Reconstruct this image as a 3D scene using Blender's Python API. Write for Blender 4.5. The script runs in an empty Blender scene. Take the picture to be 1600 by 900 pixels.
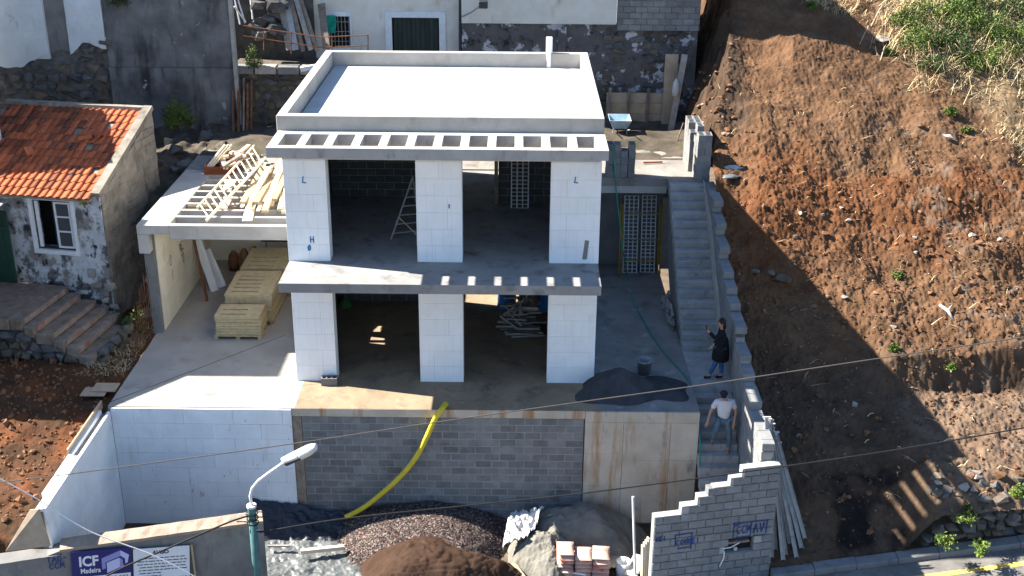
import bpy, bmesh, math, random
import numpy as np
from mathutils import Vector, Matrix, Euler
R = math.radians
rng = random.Random(7)
nrg = np.random.RandomState(11)
scene = bpy.context.scene
COL = scene.collection

# ---------------------------------------------------------------- camera
F, PITCH, YAW, ROLL = 1851.371, R(22.627), R(0.208), R(0.469)
CAM = np.array([1.761, -26.731, 13.733])
cd = bpy.data.cameras.new('camera')
cam = bpy.data.objects.new('camera', cd); COL.objects.link(cam)
cd.sensor_width = 36; cd.lens = F / 1600 * 36; cd.clip_end = 2000; cd.clip_start = 0.5
cam.matrix_world = Matrix.Translation(CAM) @ Matrix.Rotation(YAW, 4, 'Z') @ Matrix.Rotation(math.pi/2 - PITCH, 4, 'X') @ Matrix.Rotation(ROLL, 4, 'Z')
scene.camera = cam
# ---------------------------------------------------------------- sky, sun, exposure
SUN = Vector((-1.15, 0.265, 1.0)).normalized()           # towards the sun
w = bpy.data.worlds.new('World'); scene.world = w; w.use_nodes = True
nt = w.node_tree; nt.nodes.clear()
sky = nt.nodes.new('ShaderNodeTexSky'); sky.sky_type = 'NISHITA'; sky.sun_disc = False; sky.ozone_density = 5.0; sky.dust_density = 0.4
sky.sun_elevation = math.asin(SUN.z); sky.sun_rotation = math.atan2(SUN.x, SUN.y)
bg = nt.nodes.new('ShaderNodeBackground'); bg.inputs[1].default_value = 0.065
wo = nt.nodes.new('ShaderNodeOutputWorld')
nt.links.new(sky.outputs[0], bg.inputs[0]); nt.links.new(bg.outputs[0], wo.inputs[0])
sl = bpy.data.lights.new('sun', 'SUN'); sl.energy = 5.0; sl.angle = R(0.5); sl.color = (1, 0.94, 0.84)
so = bpy.data.objects.new('sun', sl); COL.objects.link(so); so.location = (-30, 8, 30)
so.rotation_euler = (-SUN).to_track_quat('-Z', 'Y').to_euler()
scene.view_settings.view_transform = 'Standard'; scene.view_settings.look = 'None'
scene.view_settings.exposure = 1.95; scene.view_settings.gamma = 1
scene.view_settings.use_curve_mapping = False

# ---------------------------------------------------------------- pixel -> ray helpers (photo is 1600x900)
def ray(u, v):
    a, b = u - 800, v - 450
    c, s = math.cos(ROLL), math.sin(ROLL); a, b = c*a + s*b, -s*a + c*b
    x = a/F; up = -b/F
    y = math.cos(PITCH) + up*math.sin(PITCH); z = -math.sin(PITCH) + up*math.cos(PITCH)
    c, s = math.cos(YAW), math.sin(YAW)
    return np.array([c*x - s*y, s*x + c*y, z])
def PZ(u, v, z): d = ray(u, v); return Vector(CAM + d*(z - CAM[2])/d[2])
def PY(u, v, y): d = ray(u, v); return Vector(CAM + d*(y - CAM[1])/d[1])
def PX(u, v, x): d = ray(u, v); return Vector(CAM + d*(x - CAM[0])/d[0])
def PP(u, v, p0, n):
    d = Vector(ray(u, v)); c = Vector(CAM); n = Vector(n)
    return c + d*((Vector(p0) - c).dot(n)/d.dot(n))

# ---------------------------------------------------------------- noise
def _h(ix, iy, seed):
    n = (ix.astype(np.int64)*374761393 + iy.astype(np.int64)*668265263 + seed*974711) & 0x7fffffff
    n = ((n ^ (n >> 13))*1274126177) & 0x7fffffff
    return ((n ^ (n >> 16)) & 0xffff)/65535.0
def vnoise(x, y, seed=0):
    xi, yi = np.floor(x), np.floor(y); fx, fy = x - xi, y - yi
    fx = fx*fx*(3 - 2*fx); fy = fy*fy*(3 - 2*fy)
    a, b, c, d = _h(xi, yi, seed), _h(xi+1, yi, seed), _h(xi, yi+1, seed), _h(xi+1, yi+1, seed)
    return (a*(1-fx) + b*fx)*(1-fy) + (c*(1-fx) + d*fx)*fy
def fbm(x, y, freq=1.0, octs=4, seed=0, gain=0.5):
    x = np.asarray(x, float); y = np.asarray(y, float); t = 0; a = 1; s = 0
    for i in range(octs):
        t = t + a*vnoise(x*freq + 17.3*i, y*freq - 9.1*i, seed + i); s += a; a *= gain; freq *= 2.03
    return t/s - 0.5

# ---------------------------------------------------------------- materials
MATS = {}
ALB = dict(block=.78, block_dark=.6, block_light=.55, mortar=.85, mortar_pale=.62, soil=.62, soil_left=.43, dirt=.6, deck_tan=.95, deck_grey=1.05, deck_light=.64, conc_stair=.75, conc_grey=.6, conc_mid=.75, conc_dark=.56, conc_roof=.8, tile=.68, tile_old=.6, gravel=.48, brown_sand=.34, grey_sand=.62, soilrock=.6, rock_pale=.65, rock_brown=.7, wood=.8, plaster_peel=.55, gable=.75, block_pale=.8, plaster_white=.78, tile_=1, leaf=.85, conc_light=.9, paper_bag=.85, straw_board=.85, conc_deck=.6, redbox=.7, steel=.8, asphalt=2.1, clear_sheet=.42, white_sack=.7, dark_sand=.6, straw=1.25, deck_light_=1)
def mat(name, cols, scale=1.5, rough=0.9, bump=0.25, bscale=30, rnd=0.0, stains=(), spec=0.25, metal=0, emit=None, zs=1.0, cells=0, trans=0, attr=None):
    if name in MATS: return MATS[name]
    q_ = ALB.get(name, 1); cols = [tuple(v*q_ for v in c) for c in cols] if attr is None else cols; stains = [(tuple(v*q_ for v in st[0]),) + tuple(st[1:]) for st in stains]
    m = bpy.data.materials.new(name); m.use_nodes = True; MATS[name] = m
    n = m.node_tree.nodes; l = m.node_tree.links
    b = n['Principled BSDF']; b.inputs['Roughness'].default_value = rough
    b.inputs['Specular IOR Level'].default_value = spec; b.inputs['Metallic'].default_value = metal
    geo = n.new('ShaderNodeNewGeometry')
    def vec(z):
        if z == 1: return geo.outputs['Position']
        mp = n.new('ShaderNodeVectorMath'); mp.operation = 'MULTIPLY'; mp.inputs[1].default_value = (1, 1, z)
        l.new(geo.outputs['Position'], mp.inputs[0]); return mp.outputs[0]
    def noise(sc, det=6, z=1, ro=0.6):
        t = n.new('ShaderNodeTexNoise'); t.inputs['Scale'].default_value = sc
        t.inputs['Detail'].default_value = det; t.inputs['Roughness'].default_value = ro
        l.new(vec(z), t.inputs['Vector']); return t
    if cells:
        vt = n.new('ShaderNodeTexVoronoi'); vt.inputs['Scale'].default_value = cells
        l.new(geo.outputs['Position'], vt.inputs['Vector'])
        sx = n.new('ShaderNodeSeparateColor'); l.new(vt.outputs['Color'], sx.inputs[0]); fac = sx.outputs[0]
    else:
        fac = noise(scale, 7, zs).outputs['Fac']
    cr = n.new('ShaderNodeValToRGB'); l.new(fac, cr.inputs[0])
    e = cr.color_ramp.elements
    k = len(cols)
    lo, hi = (0.0, 1.0) if cells else (0.32, 0.68)
    for i, c in enumerate(cols):
        p = lo + (hi - lo)*(i/(k-1) if k > 1 else 0)
        if i < 2: el = e[i]; el.position = p
        else: el = e.new(p)
        el.color = (*c, 1)
    if k == 1: e[1].color = (*cols[0], 1)
    if cells: cr.color_ramp.interpolation = 'CONSTANT'
    out = cr.outputs[0]
    if attr:
        at = n.new('ShaderNodeAttribute'); at.attribute_name = attr
        mx = n.new('ShaderNodeMix'); mx.data_type = 'RGBA'; mx.blend_type = 'MULTIPLY'; mx.inputs[0].default_value = 1
        l.new(out, mx.inputs[6]); l.new(at.outputs['Color'], mx.inputs[7]); out = mx.outputs[2]
    for (c, sc, lo, hi, z) in stains:
        t = noise(sc, 8, z, 0.65); mr = n.new('ShaderNodeMapRange'); mr.inputs[1].default_value = lo; mr.inputs[2].default_value = hi
        l.new(t.outputs['Fac'], mr.inputs[0])
        mx = n.new('ShaderNodeMix'); mx.data_type = 'RGBA'; l.new(mr.outputs[0], mx.inputs[0]); l.new(out, mx.inputs[6])
        mx.inputs[7].default_value = (*c, 1); out = mx.outputs[2]
    if rnd:
        oi = n.new('ShaderNodeObjectInfo'); mr = n.new('ShaderNodeMapRange')
        mr.inputs[3].default_value = 1 - rnd; mr.inputs[4].default_value = 1 + rnd
        l.new(oi.outputs['Random'], mr.inputs[0])
        hs = n.new('ShaderNodeHueSaturation'); l.new(mr.outputs[0], hs.inputs['Value']); l.new(out, hs.inputs['Color']); out = hs.outputs[0]
    l.new(out, b.inputs['Base Color'])
    if bump:
        t = noise(bscale, 5); bp = n.new('ShaderNodeBump'); bp.inputs['Strength'].default_value = bump; bp.inputs['Distance'].default_value = 0.02
        l.new(t.outputs['Fac'], bp.inputs['Height']); l.new(bp.outputs[0], b.inputs['Normal'])
    if trans:
        b.inputs['Transmission Weight'].default_value = trans
    return m
def weblines(m, sp=.2, amt=.16):
    """faint moulding lines of the foam panels"""
    n = m.node_tree.nodes; l = m.node_tree.links; b = n['Principled BSDF']; src = b.inputs['Base Color'].links[0].from_socket
    geo = n.new('ShaderNodeNewGeometry'); sx = n.new('ShaderNodeSeparateXYZ'); l.new(geo.outputs['Position'], sx.inputs[0])
    def mth(op, a, v=None):
        q = n.new('ShaderNodeMath'); q.operation = op; l.new(a, q.inputs[0])
        if v is not None:
            if isinstance(v, float): q.inputs[1].default_value = v
            else: l.new(v, q.inputs[1])
        return q.outputs[0]
    fr = mth('FRACT', mth('MULTIPLY', mth('ADD', sx.outputs[0], sx.outputs[1]), 1/sp)); ln = mth('LESS_THAN', fr, .06)
    t = n.new('ShaderNodeTexNoise'); t.inputs['Scale'].default_value = 2.2; l.new(geo.outputs['Position'], t.inputs['Vector'])
    f = mth('MULTIPLY', mth('MULTIPLY', ln, mth('GREATER_THAN', t.outputs['Fac'], .47)), amt)
    mx = n.new('ShaderNodeMix'); mx.data_type = 'RGBA'; l.new(f, mx.inputs[0]); l.new(src, mx.inputs[6]); mx.inputs[7].default_value = (.25, .26, .27, 1)
    l.new(mx.outputs[2], b.inputs['Base Color'])
def g(v, t=(0, 0, 0)): return (v + t[0], v + t[1], v + t[2])
M = {}
M['conc_light'] = mat('conc_light', [(.37,.35,.315), (.51,.485,.445)], 1.2, bump=.25, bscale=25, stains=[((.33,.31,.29), 3.5, .56, .75, .35)])
M['conc_mid'] = mat('conc_mid', [(.40,.39,.37), (.54,.53,.50)], 1.2, bump=.25, bscale=25, stains=[((.27,.26,.25), 3.5, .54, .72, .35)])
M['conc_dark'] = mat('conc_dark', [(.38,.375,.365), (.52,.51,.49)], 1.0, bump=.3, bscale=22, stains=[((.25,.245,.24), 2.2, .52, .7, 1)])
M['conc_roof'] = mat('conc_roof', [(.55,.54,.515), (.66,.65,.63)], 1.5, bump=.25, bscale=12, stains=[((.45,.44,.43), 5, .58, .8, 1)])
M['conc_deck'] = mat('conc_deck', [(.30,.28,.255), (.44,.41,.375)], .8, bump=.25, bscale=18, stains=[((.22,.18,.145), 1.3, .52, .72, 1), ((.52,.5,.47), 2.4, .58, .75, 1)])
M['conc_dirty'] = mat('conc_dirty', [(.42,.355,.275), (.57,.495,.40)], 1.5, bump=.35, bscale=22, rnd=.06, stains=[((.36,.19,.08), 2.6, .52, .68, .12), ((.22,.2,.18), 3, .6, .75, .4)])
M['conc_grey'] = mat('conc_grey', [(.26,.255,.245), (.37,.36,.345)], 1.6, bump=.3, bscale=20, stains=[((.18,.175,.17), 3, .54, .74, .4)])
M['conc_stair'] = mat('conc_stair', [(.34,.335,.325), (.50,.49,.47)], 2.5, bump=.35, bscale=16, rnd=.07, stains=[((.24,.225,.2), 3.5, .54, .72, 1)])
M['deck_light'] = mat('deck_light', [(.43,.395,.35), (.56,.525,.475)], .9, bump=.25, bscale=18, stains=[((.34,.31,.27), 1.5, .56, .74, 1)])
M['deck_tan'] = mat('deck_tan', [(.22,.165,.11), (.36,.27,.175)], .8, bump=.3, bscale=18, stains=[((.15,.125,.10), 1.3, .50, .70, 1), ((.42,.33,.22), 2.4, .58, .75, 1)])
M['deck_grey'] = mat('deck_grey', [(.165,.155,.142), (.255,.24,.22)], .8, bump=.3, bscale=18, stains=[((.11,.105,.10), 1.3, .52, .72, 1), ((.34,.335,.32), 2.2, .58, .75, 1)])
M['conc_in'] = mat('conc_in', [(.20,.185,.17), (.28,.265,.25)], 1.5, bump=.3, bscale=20)
M['foam'] = mat('foam', [(.76,.78,.79), (.83,.85,.86)], 2, rough=.8, bump=.12, bscale=60, rnd=.02, stains=[((.25,.25,.26), 14, .69, .74, .45), ((.58,.56,.53), 2.3, .62, .8, .4)])
M['foam_site'] = mat('foam_site', [(.70,.72,.73), (.82,.84,.85)], 1.3, rough=.8, bump=.15, bscale=50, rnd=.03, stains=[((.42,.41,.40), 6, .645, .70, .18), ((.20,.20,.21), 11, .665, .70, .5), ((.60,.57,.53), 1.6, .58, .76, .4)])
M['foam_dirty'] = mat('foam_dirty', [(.66,.60,.47), (.78,.73,.60)], 1.2, rough=.85, bump=.15, bscale=40, rnd=.03, stains=[((.45,.38,.28), 3, .6, .8, .4)])
M['conc_core'] = mat('foam_gap', [(.16,.16,.16), (.25,.25,.25)], 3)  # dark grey concrete core that shows in the foam block joints
M['block'] = mat('block', [(.19,.188,.184), (.275,.272,.265)], 3, bump=.5, bscale=60, rnd=.2, stains=[((.32,.31,.29), 2.2, .56, .74, 1), ((.09,.085,.08), 1.5, .58, .74, 1)])
M['block_pale'] = mat('block_pale', [(.19,.195,.20), (.27,.275,.28)], 5, bump=.5, bscale=60, rnd=.13, stains=[((.34,.33,.31), 4, .62, .78, 1)])
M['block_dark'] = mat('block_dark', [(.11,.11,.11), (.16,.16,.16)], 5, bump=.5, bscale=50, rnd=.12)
M['block_light'] = mat('block_light', [(.32,.32,.315), (.42,.42,.41)], 5, bump=.5, bscale=60, rnd=.08)
M['mortar'] = mat('mortar', [(.26,.26,.25), (.36,.355,.34)], 4, bump=.5, bscale=40)
M['mortar_pale'] = mat('mortar_pale', [(.48,.475,.46), (.6,.59,.57)], 4, bump=.4, bscale=40)
M['soil'] = mat('soil', [(.62,.62,.62), (1.1,1.1,1.1)], 2.2, bump=.8, bscale=22, attr='tint', spec=.1)
M['soil_left'] = mat('soil_left', [(.10,.06,.035), (.22,.10,.05)], 1.4, bump=.9, bscale=16, stains=[((.30,.11,.045), 1.1, .5, .62, 1)], spec=.1)
M['dirt'] = mat('dirt', [(.16,.12,.085), (.27,.21,.155)], 2.5, bump=.8, bscale=20, spec=.1)
M['dirt_dark'] = mat('dirt_dark', [(.055,.045,.035), (.11,.09,.07)], 2, bump=1, bscale=9, stains=[((.05,.075,.02), 1.5, .56, .7, 1)], spec=.1)
M['asphalt'] = mat('asphalt', [(.05,.048,.045), (.088,.082,.075)], 3, bump=.5, bscale=80, stains=[((.12,.115,.105), 1, .58, .8, 1)])
M['yellow_paint'] = mat('yellow_paint', [(.55,.36,.08), (.62,.43,.13)], 3, bump=.3, stains=[((.12,.11,.1), 9, .6, .7, 1)])
M['rock'] = mat('rock', [(.06,.058,.055), (.13,.125,.12)], 4, bump=.9, bscale=14, rnd=.3, stains=[((.17,.15,.12), 3, .58, .75, 1)])
M['rock_brown'] = mat('rock_brown', [(.12,.095,.07), (.23,.19,.15)], 4, bump=.9, bscale=14, rnd=.3, stains=[((.08,.09,.04), 2, .58, .75, 1)])
M['rock_pale'] = mat('rock_pale', [(.36,.3,.25), (.52,.46,.4)], 6, bump=.7, bscale=20, rnd=.25)
M['soilrock'] = mat('soilrock', [(.22,.105,.05), (.36,.19,.1)], 6, bump=.7, bscale=20, rnd=.3)
M['tile'] = mat('tile', [(.50,.12,.045), (.66,.20,.085)], 3, bump=.3, bscale=40, rnd=.22, stains=[((.22,.07,.04), 6, .60, .74, 1), ((.62,.34,.2), 5, .66, .8, 1)])
M['tile_old'] = mat('tile_old', [(.26,.085,.045), (.42,.13,.06)], 3, bump=.4, bscale=40, rnd=.22, stains=[((.10,.07,.055), 4, .54, .7, 1)])
M['tile_end'] = mat('tile_end', [(.20,.05,.025), (.28,.08,.04)], 4)
M['plaster'] = mat('plaster', [(.50,.53,.55), (.62,.64,.65)], 1.2, bump=.35, bscale=10, stains=[((.33,.31,.29), 1.5, .62, .72, .6), ((.40,.38,.36), 4, .62, .8, .2)])
M['plaster_cream'] = mat('plaster_cream', [(.58,.55,.48), (.70,.67,.60)], 1.4, bump=.35, bscale=10, stains=[((.30,.28,.25), 2.6, .60, .76, .22), ((.42,.36,.26), 1.2, .58, .75, .5)])
M['plaster_peel'] = mat('plaster_peel', [(.15,.14,.135), (.24,.22,.215)], 2.0, bump=.6, bscale=9, stains=[((.85,.82,.84), 1.9, .55, .585, 1), ((.05,.045,.045), 2.6, .56, .66, 1)])
M['plaster_dark'] = mat('plaster_dark', [(.07,.07,.07), (.19,.19,.188)], 1.0, bump=.5, bscale=12, stains=[((.035,.035,.035), 1.6, .50, .66, .22), ((.30,.30,.29), 3.3, .635, .69, .8)])
M['plaster_white'] = mat('plaster_white', [(.58,.60,.62), (.70,.72,.74)], 1.5, bump=.3, bscale=12, stains=[((.30,.28,.26), 1.3, .52, .60, 1), ((.15,.145,.14), 2.6, .51, .60, .7), ((.04,.04,.04), 4.2, .57, .64, .7)])
M['gable'] = mat('gable', [(.24,.21,.17), (.38,.335,.28)], 2.6, bump=.7, bscale=10, rnd=.12, stains=[((.13,.12,.1), 1.6, .52, .68, .6), ((.56,.52,.46), 1.4, .60, .74, .5)])
M['white_paint'] = mat('white_paint', [(.62,.64,.66), (.74,.76,.78)], 5, bump=.1, rough=.6)
M['green_door'] = mat('green_door', [(.012,.04,.028), (.022,.065,.042)], 3, rough=.6, bump=.2, zs=.2)
M['dark_green'] = mat('dark_green', [(.018,.03,.026), (.035,.05,.044)], 4, rough=.6, bump=.2, zs=.2, rnd=.15)
M['black_in'] = mat('black_in', [(.012,.012,.012), (.02,.02,.02)], 2, bump=0)
M['glass'] = mat('glass', [(.03,.035,.04), (.05,.055,.06)], 1, rough=.08, bump=0, spec=.6)
M['curtain'] = mat('curtain', [(.5,.5,.5), (.62,.62,.61)], 6, bump=.2)
M['wood'] = mat('wood', [(.46,.34,.20), (.62,.48,.30)], 5, bump=.25, bscale=30, rnd=.18, stains=[((.3,.2,.11), 6, .6, .76, .4)])
M['wood_pale'] = mat('wood_pale', [(.60,.50,.36), (.72,.62,.47)], 5, bump=.2, rnd=.12)
M['wood_old'] = mat('wood_old', [(.17,.13,.10), (.30,.24,.19)], 5, bump=.4, rnd=.25, stains=[((.09,.07,.06), 6, .56, .7, .3)])
M['wood_grey'] = mat('wood_grey', [(.22,.20,.18), (.34,.32,.29)], 5, bump=.4, rnd=.22)
M['wood_brown'] = mat('wood_brown', [(.14,.06,.03), (.24,.11,.06)], 5, bump=.3, rnd=.15)
M['redbox'] = mat('redbox', [(.22,.06,.025), (.30,.09,.04)], 4, bump=.2)
M['straw_board'] = mat('straw_board', [(.52,.40,.22), (.66,.53,.32)], 7, bump=.4, bscale=50, rnd=.10, stains=[((.38,.27,.13), 6, .6, .75, 1)])
M['slot'] = mat('slot', [(.20,.14,.07), (.27,.2,.1)], 6)
M['ply'] = mat('ply', [(.32,.24,.16), (.45,.35,.25)], 3, bump=.2, rnd=.1, stains=[((.2,.15,.1), 3, .58, .75, .5)])
M['rust'] = mat('rust', [(.10,.045,.025), (.22,.10,.05)], 9, bump=.4, rnd=.2)
M['steel'] = mat('steel', [(.36,.36,.355), (.52,.52,.51)], 6, rough=.55, bump=.2, metal=.3, rnd=.15, stains=[((.25,.2,.16), 5, .6, .75, 1)])
M['white_metal'] = mat('white_metal', [(.55,.56,.57), (.7,.71,.72)], 6, rough=.4, bump=.05)
M['dark_metal'] = mat('dark_metal', [(.035,.035,.037), (.06,.06,.06)], 5, rough=.5, bump=.1)
M['pole_green'] = mat('pole_green', [(.05,.12,.12), (.08,.17,.165)], 4, rough=.45, bump=.1)
M['lamp_glass'] = mat('lamp_glass', [(.45,.42,.30), (.6,.57,.45)], 6, rough=.2, bump=0, spec=.5)
M['cable'] = mat('cable', [(.012,.012,.012), (.02,.02,.02)], 3, rough=.6, bump=0)
M['cable_white'] = mat('cable_white', [(.6,.6,.6), (.7,.7,.7)], 3, rough=.6, bump=0)
M['yellow_hose'] = mat('yellow_hose', [(.55,.42,.03), (.66,.52,.05)], 5, rough=.45, bump=.1)
M['green_hose'] = mat('green_hose', [(.02,.20,.16), (.03,.26,.2)], 5, rough=.45, bump=0)
M['gravel'] = mat('gravel', [(.13,.06,.05), (.25,.2,.17), (.08,.065,.06), (.42,.36,.32), (.12,.085,.075), (.22,.13,.10), (.05,.045,.05), (.3,.25,.22)], cells=28, bump=.6, bscale=60)
M['step_riser'] = mat('step_riser', [(.22,.16,.125), (.36,.28,.23)], 4, bump=.6, bscale=18, stains=[((.33,.11,.08), 2.2, .52, .62, 1)])
M['cable_grey'] = mat('cable_grey', [(.06,.055,.05), (.09,.08,.07)], 3, rough=.6, bump=0)
M['wall_cap'] = mat('wall_cap', [(.24,.185,.14), (.34,.27,.21)], 2, bump=.6, bscale=14, stains=[((.17,.13,.1), 4, .56, .7, 1)])
M['brown_sand'] = mat('brown_sand', [(.125,.072,.05), (.19,.115,.08)], 3, bump=.8, bscale=40, spec=.05)
M['grey_sand'] = mat('grey_sand', [(.22,.205,.175), (.33,.31,.265)], 3, bump=.7, bscale=30, spec=.05)
M['dark_sand'] = mat('dark_sand', [(.075,.075,.08), (.12,.12,.125)], 3, bump=.6, bscale=40, spec=.05)
M['black_tarp'] = mat('black_tarp', [(.018,.02,.026), (.03,.034,.042)], 2, rough=.45, bump=.25, bscale=6, spec=.4)
M['clear_sheet'] = mat('clear_sheet', [(.20,.22,.22), (.34,.36,.36)], 2.5, rough=.42, bump=.25, bscale=7, spec=.5, stains=[((.42,.44,.44), 4, .58, .7, 1), ((.09,.1,.1), 3, .56, .68, 1)])
M['white_sack'] = mat('white_sack', [(.62,.62,.60), (.74,.74,.72)], 3, rough=.6, bump=.5, bscale=12)
M['paper_bag'] = mat('paper_bag', [(.60,.36,.28), (.72,.50,.41)], 4, bump=.3, bscale=14, rnd=.12, stains=[((.7,.16,.1), 2.2, .62, .66, 1)])
M['bucket'] = mat('bucket', [(.17,.18,.19), (.3,.31,.32)], 5, rough=.7, bump=.3, stains=[((.42,.42,.41), 6, .56, .64, .5)])
M['blue_tarp'] = mat('blue_tarp', [(.02,.14,.42), (.03,.2,.52)], 3, rough=.5, bump=.2)
M['blue_ink'] = mat('blue_ink', [(.012,.035,.13), (.02,.05,.17)], 6, bump=0, rough=.7)
M['blue_spray'] = mat('blue_spray', [(.02,.16,.36), (.03,.2,.42)], 6, bump=0, rough=.7)
M['black_ink'] = mat('black_ink', [(.03,.03,.04), (.05,.05,.06)], 6, bump=0, rough=.7)
M['sign_blue'] = mat('sign_blue', [(.016,.018,.12), (.02,.022,.145)], 3, bump=0, rough=.4)
M['sign_white'] = mat('sign_white', [(.60,.63,.68), (.68,.71,.75)], 3, bump=0, rough=.45)
M['sign_lilac'] = mat('sign_lilac', [(.45,.46,.72), (.5,.52,.78)], 3, bump=0, rough=.45)
M['sign_lilac2'] = mat('sign_lilac2', [(.22,.23,.5), (.26,.27,.55)], 3, bump=0, rough=.45)
M['leaf'] = mat('leaf', [(.025,.05,.01), (.10,.16,.028), (.2,.24,.05)], 3, bump=0, rough=.6, rnd=.2)
M['leaf_dark'] = mat('leaf_dark', [(.02,.04,.012), (.05,.09,.022)], 3, bump=0, rough=.6, rnd=.2)
M['straw'] = mat('straw', [(.30,.22,.11), (.55,.45,.27)], 6, bump=0, rough=.8)
M['twig'] = mat('twig', [(.10,.07,.05), (.2,.14,.1)], 5, bump=.2)
M['red_paint'] = mat('red_paint', [(.36,.06,.045), (.45,.12,.1)], 3, bump=.3, stains=[((.30,.27,.24), 3.5, .44, .54, 1)])
M['step_top'] = mat('step_top', [(.15,.115,.09), (.27,.21,.165)], 4, bump=.6, bscale=18, rnd=.1, stains=[((.09,.1,.05), 2.5, .56, .7, 1)])
M['skin'] = mat('skin', [(.42,.22,.14), (.48,.26,.17)], 6, rough=.55, bump=0)
M['jeans'] = mat('jeans', [(.03,.075,.19), (.06,.13,.28)], 8, bump=.2)
M['jeans_grey'] = mat('jeans_grey', [(.075,.115,.15), (.13,.18,.22)], 8, bump=.2)
M['black_cloth'] = mat('black_cloth', [(.006,.006,.007), (.012,.012,.013)], 8, bump=.2)
M['polo'] = mat('polo', [(.55,.52,.53), (.66,.63,.64)], 6, bump=.2)
M['hair'] = mat('hair', [(.008,.006,.005), (.016,.012,.01)], 20, rough=.5, bump=.2)
M['navy'] = mat('navy', [(.012,.014,.03), (.02,.024,.045)], 8, bump=.1)
M['shoe'] = mat('shoe', [(.012,.012,.014), (.02,.02,.02)], 8, bump=.1)
M['boot'] = mat('boot', [(.16,.13,.1), (.24,.2,.16)], 8, bump=.2)
M['teal_cloth'] = mat('teal_cloth', [(.01,.22,.17), (.02,.32,.24)], 5, bump=.2)

weblines(M['foam']); weblines(M['foam_site'], .2, .1)
# ---------------------------------------------------------------- object helpers
INV = {}
def tag(o, label=None, cat=None, group=None, kind=None):
    if label: o['label'] = label
    if cat: o['category'] = cat
    if group: o['group'] = group
    if kind: o['kind'] = kind
    return o
def T(name, label, cat, loc=(0, 0, 0), rz=0.0, group=None):
    o = bpy.data.objects.new(name, None); COL.objects.link(o)
    o.empty_display_size = .2
    mt = Matrix.Translation(Vector(loc)) @ Matrix.Rotation(rz, 4, 'Z')
    o.location = Vector(loc); o.rotation_euler = (0, 0, rz)
    INV[o.name] = mt.inverted()
    return tag(o, label, cat, group)
def addobj(name, me, m, parent=None, mw=None):
    o = bpy.data.objects.new(name, me); COL.objects.link(o)
    if m is not None and len(me.materials) == 0: me.materials.append(m)
    if parent is not None:
        o.parent = parent; INV[o.name] = INV[parent.name]
        if mw is not None: o.matrix_basis = INV[parent.name] @ mw
    elif mw is not None: o.matrix_basis = mw
    return o
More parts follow.
